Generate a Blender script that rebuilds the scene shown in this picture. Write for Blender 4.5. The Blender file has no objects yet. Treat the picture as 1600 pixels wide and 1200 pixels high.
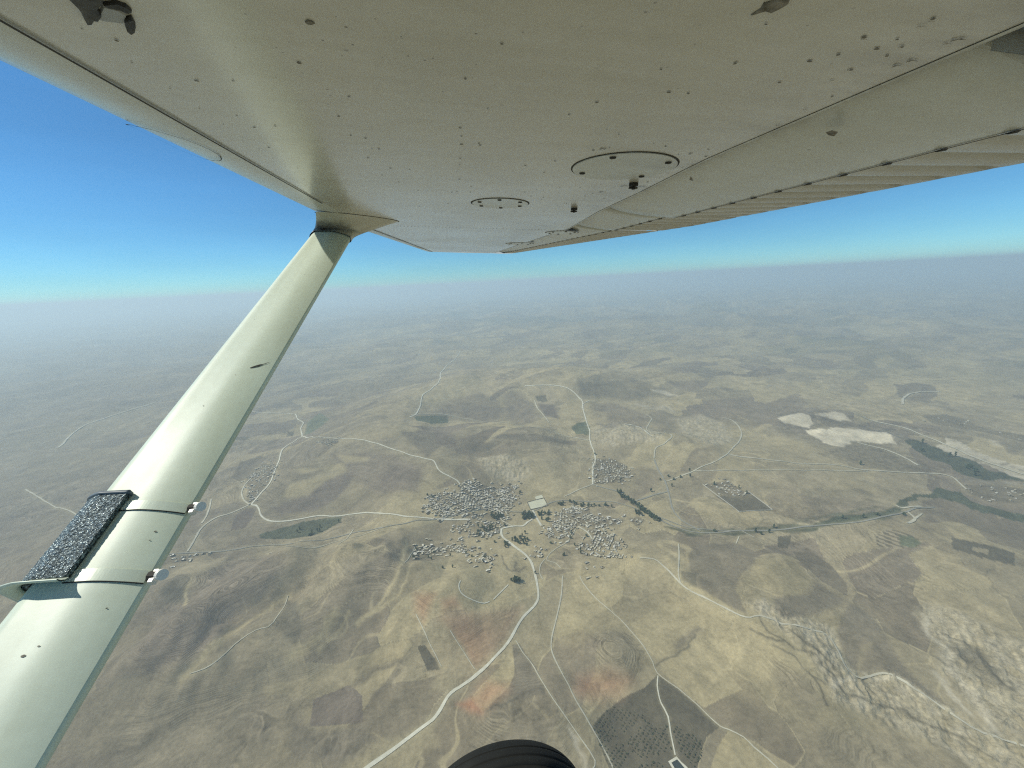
import bpy, math, random
import numpy as np

# ------------------------------------------------------------------ camera, sky, sun, exposure
SC = bpy.context.scene
COL = SC.collection
H = 900.0                                   # flying height above the valley floor, metres
F_PX, PITCH, ROLL, YAW = 601.0, math.radians(14.9), math.radians(2.86), math.radians(9.3)
FWD = np.array([math.sin(YAW) * math.cos(PITCH), math.cos(YAW) * math.cos(PITCH), -math.sin(PITCH)])
_r = np.array([math.cos(YAW), -math.sin(YAW), 0.0]); _u = np.cross(_r, FWD)
RT = _r * math.cos(ROLL) - _u * math.sin(ROLL)
UP = _r * math.sin(ROLL) + _u * math.cos(ROLL)
cam_data = bpy.data.cameras.new('camera')
cam = bpy.data.objects.new('camera', cam_data); COL.objects.link(cam)
from mathutils import Matrix, Vector
cam.matrix_world = Matrix(((RT[0], UP[0], -FWD[0], 0), (RT[1], UP[1], -FWD[1], 0), (RT[2], UP[2], -FWD[2], H), (0, 0, 0, 1)))
cam_data.sensor_width = 36.0
cam_data.lens = 36.0 * F_PX / 1600.0
cam_data.clip_start = 0.02
cam_data.clip_end = 400000.0
SC.camera = cam

SUN_EL, SUN_AZ = math.radians(49), math.radians(-76)      # azimuth from +Y, clockwise positive
sun_dir = Vector((math.sin(SUN_AZ) * math.cos(SUN_EL), math.cos(SUN_AZ) * math.cos(SUN_EL), math.sin(SUN_EL)))
world = bpy.data.worlds.new('World'); SC.world = world; world.use_nodes = True
wn = world.node_tree.nodes; wl = world.node_tree.links
bg = wn['Background']
sky = wn.new('ShaderNodeTexSky'); sky.sky_type = 'NISHITA'; sky.sun_disc = False
sky.sun_elevation = SUN_EL; sky.sun_rotation = SUN_AZ
sky.altitude = 1500; sky.air_density = 1.0; sky.dust_density = 0.0; sky.ozone_density = 6.0
wt = wn.new('ShaderNodeMix'); wt.data_type = 'RGBA'; wt.blend_type = 'MULTIPLY'; wt.inputs[0].default_value = 1.0
wt.inputs[7].default_value = (0.53, 0.91, 1.0, 1)
tc_ = wn.new('ShaderNodeTexCoord'); vm_ = wn.new('ShaderNodeVectorMath'); vm_.operation = 'MULTIPLY'; vm_.inputs[1].default_value = (2.2, 2.2, 13.0)
nz_ = wn.new('ShaderNodeTexNoise'); nz_.inputs['Scale'].default_value = 1.0; nz_.inputs['Detail'].default_value = 5
mr_ = wn.new('ShaderNodeMapRange'); mr_.inputs[1].default_value = .3; mr_.inputs[2].default_value = .7; mr_.inputs[3].default_value = .95; mr_.inputs[4].default_value = 1.06
sc_ = wn.new('ShaderNodeVectorMath'); sc_.operation = 'SCALE'      # thin uneven dust veils in the sky
wl.new(tc_.outputs['Generated'], vm_.inputs[0]); wl.new(vm_.outputs[0], nz_.inputs['Vector']); wl.new(nz_.outputs['Fac'], mr_.inputs[0]); wl.new(mr_.outputs[0], sc_.inputs['Scale'])
wl.new(sky.outputs[0], wt.inputs[6]); wl.new(wt.outputs[2], sc_.inputs[0]); wl.new(sc_.outputs[0], bg.inputs[0]); bg.inputs[1].default_value = 0.10
sl = bpy.data.lights.new('sun', 'SUN'); sl.energy = 3.9; sl.angle = math.radians(0.5); sl.color = (1.0, 0.955, 0.84)
so = bpy.data.objects.new('sun', sl); COL.objects.link(so)
so.rotation_euler = sun_dir.to_track_quat('Z', 'Y').to_euler(); so.location = (0, 0, H + 50)
SC.view_settings.view_transform = 'Standard'; SC.view_settings.look = 'None'
SC.view_settings.exposure = 0.12; SC.view_settings.gamma = 1.0; SC.view_settings.use_curve_mapping = False
SC.render.engine = 'CYCLES'
SC.cycles.max_bounces = 6; SC.cycles.diffuse_bounces = 3; SC.cycles.glossy_bounces = 3
SC.cycles.volume_bounces = 3; SC.cycles.transparent_max_bounces = 4
SC.cycles.use_denoising = False          # keep the fine grain of the ground; no smoothing
SC.cycles.filter_width = 1.2

HAZE_DENSITY = 1.25e-4
HAZE_COLOR = (0.76, 0.92, 0.98, 1)
HAZE_G = 0.25

# ------------------------------------------------------------------ noise
def _hash(ix, iy, s):
    n = (ix.astype(np.int64) * 374761393 + iy.astype(np.int64) * 668265263 + s * 1442695041) & 0xFFFFFFFF
    n = ((n ^ (n >> 13)) * 1274126177) & 0xFFFFFFFF
    n = ((n ^ (n >> 16)) * 2246822519) & 0xFFFFFFFF
    return ((n ^ (n >> 15)) & 0xFFFFFF) / float(0xFFFFFF)
def vnoise(x, y, s=0):
    ix = np.floor(x); iy = np.floor(y); fx = x - ix; fy = y - iy
    fx = fx * fx * fx * (fx * (fx * 6 - 15) + 10); fy = fy * fy * fy * (fy * (fy * 6 - 15) + 10)
    a = _hash(ix, iy, s); b = _hash(ix + 1, iy, s); c = _hash(ix, iy + 1, s); d = _hash(ix + 1, iy + 1, s)
    return ((a * (1 - fx) + b * fx) * (1 - fy) + (c * (1 - fx) + d * fx) * fy) * 2 - 1
def fbm(x, y, oct=4, s=0, gain=0.5):
    v = 0; a = 1.0; t = 0
    for i in range(oct):
        ca, sa = math.cos(0.7 * i + s), math.sin(0.7 * i + s)
        v = v + a * vnoise((x * ca - y * sa) * 2 ** i + 17.3 * i, (x * sa + y * ca) * 2 ** i - 9.1 * i, s + i); t += a; a *= gain
    return v / t
def ridged(x, y, oct=4, s=0):
    v = 0; a = 1.0; t = 0
    for i in range(oct):
        ca, sa = math.cos(0.9 * i + s), math.sin(0.9 * i + s)
        n = 1 - np.abs(vnoise((x * ca - y * sa) * 2 ** i + 5.3 * i, (x * sa + y * ca) * 2 ** i - 3.1 * i, s + i)) * 2
        v = v + a * n; t += a; a *= 0.55
    return v / t
def smooth(a, b, x):
    t = np.clip((x - a) / (b - a), 0, 1); return t * t * (3 - 2 * t)

# ------------------------------------------------------------------ survey: sight lines of the photograph meet the real ground
def ray(px, py):
    d = FWD * F_PX + RT * (px - 800.0) + UP * (600.0 - py)
    return d / np.linalg.norm(d)
def flat(px, py):
    d = ray(px, py); s = H / max(1e-4, -d[2]); return np.array([d[0] * s, d[1] * s])
def seg_dist(x, y, a, b):
    ab = b - a; L = ab @ ab + 1e-9
    t = np.clip(((x - a[0]) * ab[0] + (y - a[1]) * ab[1]) / L, 0, 1)
    return np.hypot(x - a[0] - t * ab[0], y - a[1] - t * ab[1])

# hills: (list of survey points of the crest, half width m, height m)
HILLS = [
    ([(510, 735), (600, 725), (660, 745)], 330, 62), ([(520, 690), (620, 680)], 260, 30),
    ([(1010, 885), (1090, 925), (1170, 985), (1240, 1060), (1262, 1095)], 78, 23),
    ([(650, 930), (690, 950), (730, 930)], 120, 34), ([(690, 925), (700, 990)], 110, 14),
    ([(300, 1000), (370, 950), (440, 900)], 120, 48), ([(250, 960), (290, 930)], 100, 28),
    ([(420, 1020), (500, 985), (560, 930)], 120, 40), ([(560, 880), (590, 870)], 150, 34),
    ([(780, 1120), (850, 1120)], 85, 20), ([(955, 1030)], 75, 16), ([(1180, 1110), (1160, 1125)], 60, 10),
    ([(640, 640), (740, 600), (860, 600)], 420, 75), ([(740, 690), (830, 690)], 200, 42),
    ([(760, 740), (840, 735)], 110, 20), ([(980, 690), (1060, 700)], 200, 35), ([(900, 612), (1020, 602)], 420, 55),
    ([(1180, 760), (1260, 745)], 260, 22), ([(1400, 870), (1540, 930)], 260, 26), ([(1180, 900), (1210, 950)], 130, 20),
    ([(120, 880), (60, 1000)], 260, 45), ([(60, 620), (200, 600), (330, 585)], 900, 90), ([(1500, 850), (1420, 830)], 160, 14),
    ([(150, 1100), (260, 1080)], 120, 26), ([(1233, 657), (1262, 656)], 90, 24), ([(1290, 652), (1318, 654)], 80, 26),
    ([(1285, 676), (1345, 679), (1390, 686)], 75, 22),
    ([(1360, 1010), (1400, 1040)], 90, 12), ([(1080, 870)], 100, 10), ([(930, 900), (960, 930)], 60, 8),
]
HILLS = [([flat(*p) for p in pts], w, a * (1.45 if a > 12 and w < 500 and a not in (23, 27, 24, 26, 22) else 1)) for pts, w, a in HILLS]
def zpoly(ox, oy, s, pts): return [(ox + x / s, oy + y / s) for x, y in pts]
BAD_A = zpoly(1000, 840, 2.6667, [(420,330),(500,322),(590,362),(700,378),(790,415),(830,480),(870,560),(920,590),(1010,562),(1080,588),(1180,650),(1260,705),(1380,790),(1480,830),(1620,870),(1620,980),(1400,980),(1250,880),(1120,830),(950,770),(800,720),(770,640),(700,540),(620,470),(520,400)])
BAD_B = zpoly(1000, 840, 2.6667, [(1140,350),(1180,310),(1300,345),(1420,400),(1500,450),(1640,510),(1640,850),(1500,820),(1400,740),(1300,640),(1230,560),(1260,470),(1190,400)])
BAD_C = [(1058,655),(1095,648),(1132,660),(1148,690),(1120,706),(1090,702),(1068,690)]
BAD_D = [(925,672),(960,662),(1010,668),(1040,690),(1030,702),(960,705),(925,700)]
BAD_E = [(745,728),(790,722),(822,730),(830,748),(800,758),(760,752)]
def inpoly(x, y, poly):
    P = np.array(poly); ins = np.zeros(x.shape, bool)
    bb = (x > P[:, 0].min()) & (x < P[:, 0].max()) & (y > P[:, 1].min()) & (y < P[:, 1].max())
    xs, ys = x[bb], y[bb]; r = np.zeros(xs.shape, bool); j = len(P) - 1
    for i in range(len(P)):
        c = (P[i, 1] > ys) != (P[j, 1] > ys)
        with np.errstate(divide='ignore', invalid='ignore'):
            xi = (P[j, 0] - P[i, 0]) * (ys - P[i, 1]) / (P[j, 1] - P[i, 1]) + P[i, 0]
        r ^= c & (xs < xi); j = i
    ins[bb] = r; return ins
def polydist(x, y, poly, closed=True):
    d = np.full(x.shape, 1e9); n = len(poly)
    for i in range(n if closed else n - 1):
        d = np.minimum(d, seg_dist(x, y, np.array(poly[i]), np.array(poly[(i + 1) % n])))
    return d
def soft_mask(x, y, poly, w):
    P = np.array(poly); m = np.zeros(x.shape)
    bb = (x > P[:, 0].min() - w) & (x < P[:, 0].max() + w) & (y > P[:, 1].min() - w) & (y < P[:, 1].max() + w)
    if not bb.any(): return m
    xs, ys = x[bb], y[bb]; d = polydist(xs, ys, poly); sg = np.where(inpoly(xs, ys, poly), 1, -1) * d
    m[bb] = smooth(-w, w, sg); return m
BADS = [[flat(*p) for p in b] for b in (BAD_A, BAD_B, BAD_C, BAD_D, BAD_E)]
FLATS = [(flat(740, 800), 420), (flat(930, 815), 330), (flat(430, 820), 250), (flat(945, 740), 200)]

def height(x, y):
    x = np.asarray(x, float); y = np.asarray(y, float)
    r = np.hypot(x, y)
    far = smooth(2500, 9000, r)
    z = fbm(x / 620 + 3.1, y / 620, 3, 11) * (13 + 24 * far)
    z = z + ridged(x / 1700 + .7, y / 1500, 4, 5) * (10 + 110 * far * (1 - smooth(18000, 60000, r)))
    calm = np.ones_like(z)
    for c, w in FLATS: calm = calm * (1 - 0.85 * np.exp(-((x - c[0]) ** 2 + (y - c[1]) ** 2) / (w * w)))
    z = z * calm
    for pts, w, a in HILLS:
        c = pts[len(pts) // 2]
        L = sum(np.hypot(*(pts[i + 1] - pts[i])) for i in range(len(pts) - 1)) + 3.2 * w
        near = (np.abs(x - c[0]) < L) & (np.abs(y - c[1]) < L)
        if not near.any(): continue
        xs, ys = x[near], y[near]
        wob = 1 + 0.35 * fbm(xs / (w * 1.1), ys / (w * 1.1), 3, 23)
        d = seg_dist(xs, ys, pts[0], pts[-1] + 1e-3) if len(pts) == 1 else np.min([seg_dist(xs, ys, pts[i], pts[i + 1]) for i in range(len(pts) - 1)], axis=0)
        g = a * np.exp(-(d * wob / w) ** 2)
        zz = z[near]; zz += g; z[near] = zz
    # rills running down the slopes
    z = z + ridged(x / 420 + .3, y / 520, 4, 33) * 9 * (1 - .5 * far) * calm + ridged(x / 95, y / 140, 3, 31) * 2.2 * (1 - far) * calm
    for k, b in enumerate(BADS):
        m = soft_mask(x, y, b, 14 if k < 2 else 25)
        on = m > 0
        if on.any():
            xs, ys = x[on], y[on]
            ca, sa = math.cos(0.75), math.sin(0.75)
            u, v = xs * ca + ys * sa, -xs * sa + ys * ca
            wq = fbm(xs / 60, ys / 60, 3, 3) * 14
            e = ridged((u + wq) / 34, (v + wq) / 17, 4, 7) * 4.2 + fbm(xs / 6, ys / 6, 2, 9) * 0.8 - (1.5 if k < 2 else 0)
            zz = z[on]; zz += e * m[on]; z[on] = zz
    return z
def gp(px, py):
    d = ray(px, py); t = H / -d[2]; z = 0.0
    for i in range(10):
        t = 0.45 * t + 0.55 * (H - z) / -d[2]
        z = float(height(np.array([d[0] * t]), np.array([d[1] * t]))[0])
    return np.array([d[0] * t, d[1] * t])
def gpl(pts):
    P = np.array(pts, float)
    D = FWD[None] * F_PX + RT[None] * (P[:, :1] - 800) + UP[None] * (600 - P[:, 1:2])
    D /= np.linalg.norm(D, axis=1)[:, None]
    t = H / -D[:, 2]; z = np.zeros(len(P))
    for i in range(10):
        t = 0.45 * t + 0.55 * (H - z) / -D[:, 2]; z = height(D[:, 0] * t, D[:, 1] * t)
    return np.stack([D[:, 0] * t, D[:, 1] * t], 1)

# ------------------------------------------------------------------ materials
def mat(name, col=(.5, .5, .5), rough=.6, metal=0.0, spec=.5):
    m = bpy.data.materials.new(name); m.use_nodes = True
    b = m.node_tree.nodes['Principled BSDF']
    b.inputs['Base Color'].default_value = (*col, 1); b.inputs['Roughness'].default_value = rough
    b.inputs['Metallic'].default_value = metal; b.inputs['Specular IOR Level'].default_value = spec
    return m
class NT:
    def __init__(s, m): s.m = m; s.t = m.node_tree; s.b = s.t.nodes['Principled BSDF']
    def n(s, t, **k):
        o = s.t.nodes.new(t)
        for a, v in k.items(): setattr(o, a, v)
        return o
    def l(s, a, b): s.t.links.new(a, b)
    def set(s, sock, v):
        if hasattr(v, 'links') or hasattr(v, 'is_linked'): s.l(v, sock)
        else: sock.default_value = v
    def math(s, op, a, b=0.0, clamp=False):
        o = s.n('ShaderNodeMath', operation=op, use_clamp=clamp); s.set(o.inputs[0], a); s.set(o.inputs[1], b); return o.outputs[0]
    def noise(s, vec, scale, detail=3, rough=.5, out='Fac', dist=0):
        o = s.n('ShaderNodeTexNoise'); s.l(vec, o.inputs['Vector']); o.inputs['Scale'].default_value = scale
        o.inputs['Detail'].default_value = detail; o.inputs['Roughness'].default_value = rough; o.inputs['Distortion'].default_value = dist
        return o.outputs[out]
    def ramp(s, f, stops):
        o = s.n('ShaderNodeValToRGB'); s.set(o.inputs[0], f); e = o.color_ramp.elements
        while len(e) < len(stops): e.new(0.5)
        for i, (p, c) in enumerate(stops):
            e[i].position = p; e[i].color = (*c, 1) if len(c) == 3 else c
        return o.outputs[0]
    def rng(s, f, a, b, c, d):
        o = s.n('ShaderNodeMapRange'); s.set(o.inputs[0], f)
        for i, v in enumerate((a, b, c, d)): o.inputs[i + 1].default_value = v
        return o.outputs[0]
    def mix(s, f, a, b, mode='MIX'):
        o = s.n('ShaderNodeMix', data_type='RGBA', blend_type=mode); s.set(o.inputs[0], f); s.set(o.inputs[6], a); s.set(o.inputs[7], b); return o.outputs[2]
    def bump(s, h, strength=.3, dist=.1):
        o = s.n('ShaderNodeBump'); s.l(h, o.inputs['Height']); o.inputs['Strength'].default_value = strength; o.inputs['Distance'].default_value = dist
        s.l(o.outputs[0], s.b.inputs['Normal'])
    def scale(s, v, sc):
        o = s.n('ShaderNodeVectorMath', operation='MULTIPLY'); s.l(v, o.inputs[0]); o.inputs[1].default_value = sc; return o.outputs[0]

def ground_mat():
    m = mat('dry_soil', (.3, .27, .18), .95, 0, .15); t = NT(m)
    pos = t.n('ShaderNodeNewGeometry').outputs['Position']
    colr = t.n('ShaderNodeAttribute', attribute_name='soil').outputs['Color']
    a = t.n('ShaderNodeAttribute', attribute_name='grain')
    sep = t.n('ShaderNodeSeparateColor'); t.l(a.outputs['Color'], sep.inputs[0])
    plough, bad = sep.outputs[0], sep.outputs[1]
    flatp = t.scale(pos, (1, 1, 0))
    n1 = t.noise(flatp, 1 / 9.0, 4, .6); n2 = t.noise(flatp, 1 / 55.0, 5, .6, dist=.6); n3 = t.noise(flatp, 1 / 2.6, 2, .5)
    v = t.math('ADD', t.rng(n1, .25, .75, -.20, .20), t.rng(n2, .25, .75, -.24, .24))
    v = t.math('ADD', v, t.rng(n3, .2, .8, -.05, .05))
    # furrows that follow the contour of the hill
    sz = t.n('ShaderNodeSeparateXYZ'); t.l(pos, sz.inputs[0])
    cmb = t.n('ShaderNodeCombineXYZ'); t.l(t.math('MULTIPLY', sz.outputs[0], 1 / 190.0), cmb.inputs[0]); t.l(t.math('MULTIPLY', sz.outputs[1], 1 / 190.0), cmb.inputs[1]); t.l(t.math('MULTIPLY', sz.outputs[2], 1 / 3.2), cmb.inputs[2])
    band = t.noise(cmb.outputs[0], 1.0, 5, .68)
    ph = t.math('ADD', t.math('MULTIPLY', sz.outputs[2], 3.4), t.math('MULTIPLY', t.noise(flatp, 1 / 130.0, 3, .55), 26.0))
    st = t.math('SINE', ph); st2 = t.math('SINE', t.math('MULTIPLY', ph, 2.37))
    patch = t.rng(t.noise(flatp, 1 / 75.0, 3, .6), .42, .62, 0, 1)
    fur = t.math('MULTIPLY', t.math('ADD', t.math('MULTIPLY', st, .20), t.math('MULTIPLY', st2, .14)), t.math('MULTIPLY', plough, patch))
    v = t.math('ADD', v, fur)
    v = t.math('ADD', v, t.math('MULTIPLY', t.rng(band, .3, .72, -.30, .42), t.math('ADD', t.math('MULTIPLY', plough, .8), .15)))
    # rocky broken ground
    bn = t.noise(t.scale(flatp, (1, 1, 1)), 1 / 13.0, 5, .72, dist=1.4)
    v = t.math('ADD', v, t.math('MULTIPLY', t.rng(bn, .3, .7, -.36, .24), bad))
    scrub = t.math('MULTIPLY', t.rng(t.noise(flatp, 1 / 4.2, 3, .6), .56, .68, 0, -.26), t.rng(t.noise(flatp, 1 / 90.0, 4, .65), .45, .62, 0, 1))
    v = t.math('ADD', v, scrub)
    v = t.math('ADD', v, 1.0)
    vm = t.n('ShaderNodeVectorMath', operation='SCALE'); t.l(colr, vm.inputs[0]); t.l(v, vm.inputs['Scale'])
    t.l(vm.outputs[0], t.b.inputs['Base Color'])
    hh = t.math('ADD', t.math('MULTIPLY', n1, 1.0), t.math('MULTIPLY', t.math('MULTIPLY', bn, bad), 6.0))
    hh = t.math('ADD', hh, t.math('MULTIPLY', fur, 3.0))
    t.bump(hh, .5, .9)
    return m
M_GROUND = ground_mat()
def noisy(name, c1, c2, sc, rough=.9, coords='Generated', spec=.2, detail=4):
    m = mat(name, c1, rough, 0, spec); t = NT(m)
    pos = t.n('ShaderNodeNewGeometry').outputs['Position'] if coords == 'pos' else t.n('ShaderNodeTexCoord').outputs[coords]
    t.l(t.mix(t.rng(t.noise(pos, sc, detail, .6), .3, .7, 0, 1), (*c1, 1), (*c2, 1)), t.b.inputs['Base Color']); return m
M_ROAD = noisy('pale_gravel_road', (.68, .65, .50), (.52, .49, .36), 1 / 14, coords='pos')
M_TRACK = noisy('dirt_track', (.56, .52, .38), (.42, .39, .28), 1 / 20, coords='pos')
M_ASPH = noisy('worn_road', (.30, .29, .23), (.24, .23, .18), 1 / 20, coords='pos')
M_COURT = noisy('pale_court', (.60, .58, .40), (.52, .50, .35), 1 / 25, coords='pos')
M_LEAF = noisy('olive_foliage', (.045, .055, .028), (.085, .095, .055), 1 / 3, coords='pos')
M_LEAF2 = noisy('poplar_foliage', (.04, .06, .03), (.07, .10, .05), 1 / 3, coords='pos')
M_BARK = mat('bark', (.12, .09, .06), .9)
M_WALLS = [noisy('stone_wall', (.26, .225, .155), (.18, .16, .115), .8, coords='pos'), noisy('mud_wall', (.20, .175, .12), (.14, .125, .09), .8, coords='pos'), noisy('plaster_wall', (.55, .53, .43), (.45, .43, .35), .8, coords='pos')]
M_ROOFS = [noisy('earth_roof', (.62, .56, .38), (.44, .40, .27), .3, coords='pos'), noisy('concrete_roof', (.76, .71, .53), (.60, .56, .41), .3, coords='pos'), noisy('dull_metal_roof', (.40, .37, .28), (.28, .26, .19), .3, coords='pos'), noisy('pale_roof', (.84, .81, .67), (.72, .69, .56), .3, coords='pos')]
M_WATER = mat('pond_water', (.03, .04, .034), .5)

def paint_mat(name, base, rough, dirt=.35, specks=True, axis_streak=(3, 26, 8)):
    m = mat(name, base, rough, 0, .5); t = NT(m)
    oc = t.n('ShaderNodeTexCoord').outputs['Object']
    big = t.noise(oc, 1.7, 4, .55); streak = t.noise(t.scale(oc, axis_streak), 1.0, 4, .6)
    fine = t.noise(oc, 60, 3, .6)
    f = t.math('ADD', t.math('MULTIPLY', t.rng(big, .35, .7, 0, 1), .5), t.math('MULTIPLY', t.rng(streak, .42, .75, 0, 1), .5))
    c = t.mix(t.math('MULTIPLY', f, dirt), (*base, 1), (base[0] * .62, base[1] * .58, base[2] * .45, 1))
    c = t.mix(t.rng(fine, .35, .7, 0, .12), c, (base[0] * .5, base[1] * .48, base[2] * .4, 1))
    if specks:
        for sc, th, mk in ((24, .085, (5.5, .52, .66)), (62, .11, (3.2, .50, .64))):
            vo = t.n('ShaderNodeTexVoronoi'); t.l(oc, vo.inputs['Vector']); vo.inputs['Scale'].default_value = sc
            nz = t.noise(oc, 190, 2, .6)
            d = t.math('ADD', vo.outputs['Distance'], t.math('MULTIPLY', nz, .09))
            on = t.rng(d, th, th + .03, 1, 0)
            gate = t.rng(t.noise(oc, mk[0], 3, .7), mk[1], mk[2], 0, 1)
            c = t.mix(t.math('MULTIPLY', t.math('MULTIPLY', on, gate), .75), c, (.07, .06, .045, 1))
    if specks:
        sx = t.n('ShaderNodeSeparateXYZ'); t.l(oc, sx.inputs[0])
        g = t.math('MULTIPLY', t.rng(sx.outputs[0], .34, .53, 0, 1), t.rng(t.noise(t.scale(oc, (5, 16, 5)), 1.0, 5, .7), .42, .66, 0, 1))
        g = t.math('MULTIPLY', g, t.rng(sx.outputs[0], .53, .57, 1, 0)); c = t.mix(t.math('MULTIPLY', g, .55), c, (.16, .14, .10, 1))
    t.l(c, t.b.inputs['Base Color'])
    t.l(t.rng(big, .3, .7, rough * .8, rough * 1.5), t.b.inputs['Roughness'])
    t.bump(t.math('ADD', t.noise(oc, 5, 2, .5), t.math('MULTIPLY', fine, .03)), .12, .02)
    return m
M_PAINT = paint_mat('weathered_white_paint', (.62, .61, .53), .26, .55)
M_PAINT.node_tree.nodes['Principled BSDF'].inputs['Coat Weight'].default_value = .6; M_PAINT.node_tree.nodes['Principled BSDF'].inputs['Coat Roughness'].default_value = .16
M_PAINT_NOSE = paint_mat('weathered_white_paint_leading_edge', (.60, .62, .56), .24, .35)
M_CORR = paint_mat('weathered_white_paint_control_surface', (.56, .56, .50), .33, .6, True, (26, 3, 8))
M_STRUT = paint_mat('white_strut_paint', (.66, .74, .61), .42, .5, False, (22, 2.2, 2.2))
M_RUB = noisy('black_rubber', (.010, .011, .010), (.020, .021, .018), 9, .85, 'Object', .25)
M_BLACK = noisy('mottled_black', (.015, .015, .014), (.10, .10, .09), 40, .6, 'Object')
M_GAP = mat('dark_joint_and_shade', (.03, .028, .022), .8)
M_STAIN = noisy('oil_stain', (.10, .095, .07), (.30, .28, .23), 110, .7, 'Object')
M_STEEL = mat('worn_steel', (.72, .71, .66), .5, .3)
M_STRAP = mat('strap_metal', (.56, .63, .52), .42, .12)
M_CUFF = paint_mat('stained_white_paint', (.62, .62, .52), .34, .8, False)
def add_blot(m, c, rx, ry, colr):
    t = NT(m); oc = t.n('ShaderNodeTexCoord').outputs['Object']; d = t.n('ShaderNodeVectorMath', operation='SUBTRACT'); t.l(oc, d.inputs[0]); d.inputs[1].default_value = c
    s = t.scale(d.outputs[0], (1 / rx, 1 / ry, 1 / ry)); ln = t.n('ShaderNodeVectorMath', operation='LENGTH'); t.l(s, ln.inputs[0])
    f = t.rng(t.math("ADD", ln.outputs["Value"], t.math("MULTIPLY", t.noise(oc, 45, 4, .65), .9)), .7, 1.4, .75, 0)
    old = t.b.inputs['Base Color'].links[0].from_socket; t.l(t.mix(f, old, (*colr, 1)), t.b.inputs['Base Color'])
M_SLATE = mat('blue_grey_metal', (.10, .13, .15), .5)
def grip_mat():
    m = mat('glittering_grip_sheet', (.06, .085, .09), .3, .55); t = NT(m)
    oc = t.n('ShaderNodeTexCoord').outputs['Object']
    vo = t.n('ShaderNodeTexVoronoi'); t.l(oc, vo.inputs['Vector']); vo.inputs['Scale'].default_value = 230
    n = t.noise(oc, 300, 3, .7)
    t.l(t.mix(t.rng(n, .48, .62, 0, 1), (.05, .07, .075, 1), (.36, .43, .43, 1)), t.b.inputs['Base Color'])
    t.l(t.rng(n, .4, .6, .5, .22), t.b.inputs['Roughness'])
    t.bump(t.math('ADD', vo.outputs['Distance'], n), 1.0, .0025)
    return m
M_GRIP = grip_mat()

# ------------------------------------------------------------------ object helpers
def mesh_obj(name, V, Fc, m, parent=None, smooth_=False, mats=None, mi=None):
    me = bpy.data.meshes.new(name); me.from_pydata([tuple(map(float, v)) for v in V], [], [tuple(int(i) for i in f) for f in Fc])
    for q in (mats or [m]): me.materials.append(q)
    if mi is not None: me.polygons.foreach_set('material_index', mi)
    if smooth_: me.polygons.foreach_set('use_smooth', [True] * len(me.polygons))
    me.validate(); me.update()
    o = bpy.data.objects.new(name, me); COL.objects.link(o)
    if parent: o.parent = parent
    return o
def fast_mesh(name, V, Q, m, smooth_=True, mats=None, mi=None):
    """V (n,3) array, Q (m,k) index array."""
    V = np.ascontiguousarray(V, np.float32); Q = np.ascontiguousarray(Q, np.int32); k = Q.shape[1]
    me = bpy.data.meshes.new(name); me.vertices.add(len(V)); me.loops.add(Q.size); me.polygons.add(len(Q))
    me.vertices.foreach_set('co', V.ravel()); me.loops.foreach_set('vertex_index', Q.ravel())
    me.polygons.foreach_set('loop_start', np.arange(0, Q.size, k, dtype=np.int32))
    me.polygons.foreach_set('loop_total', np.full(len(Q), k, np.int32))
    me.polygons.foreach_set('use_smooth', np.full(len(Q), smooth_, bool))
    for q in (mats or [m]): me.materials.append(q)
    if mi is not None: me.polygons.foreach_set('material_index', np.ascontiguousarray(mi, np.int32))
    me.update(calc_edges=True)
    o = bpy.data.objects.new(name, me); COL.objects.link(o); return o
def tag(o, label=None, cat=None, group=None, kind=None):
    for k, v in (('label', label), ('category', cat), ('group', group), ('kind', kind)):
        if v: o[k] = v
    return o
def catmull(P, step):
    P = np.asarray(P, float); out = []
    Q = np.vstack([2 * P[0] - P[1], P, 2 * P[-1] - P[-2]])
    for i in range(1, len(Q) - 2):
        n = max(2, int(np.hypot(*(Q[i + 1] - Q[i])) / step))
        for t in np.linspace(0, 1, n, endpoint=False):
            a, b, c, d = Q[i - 1], Q[i], Q[i + 1], Q[i + 2]
            out.append(.5 * (2 * b + (c - a) * t + (2 * a - 5 * b + 4 * c - d) * t * t + (3 * b - a - 3 * c + d) * t ** 3))
    out.append(P[-1]); return np.array(out)
# ------------------------------------------------------------------ soil colours, fields and a painted window reflection
cT, cB, cM, cD, cP, cG, cRefl, cW, cV = [np.array(c) for c in ((.325,.288,.168), (.26,.232,.148), (.21,.188,.124), (.085,.079,.055), (.16,.138,.106), (.178,.16,.112), (.36,.20,.115), (.50,.47,.34), (.06,.072,.043))]  # the orange tone paints a window reflection into the ground colour
Z5 = lambda p: zpoly(1000, 840, 2.6667, p)
Z6 = lambda p: zpoly(480, 840, 2.6667, p)
ZA = lambda p: zpoly(240, 860, 3.53, p)
Z2 = lambda p: zpoly(300, 560, 4, p)
Z3 = lambda p: zpoly(700, 520, 4, p)
ZR = lambda p: zpoly(1380, 640, 5.4545, p)
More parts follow.
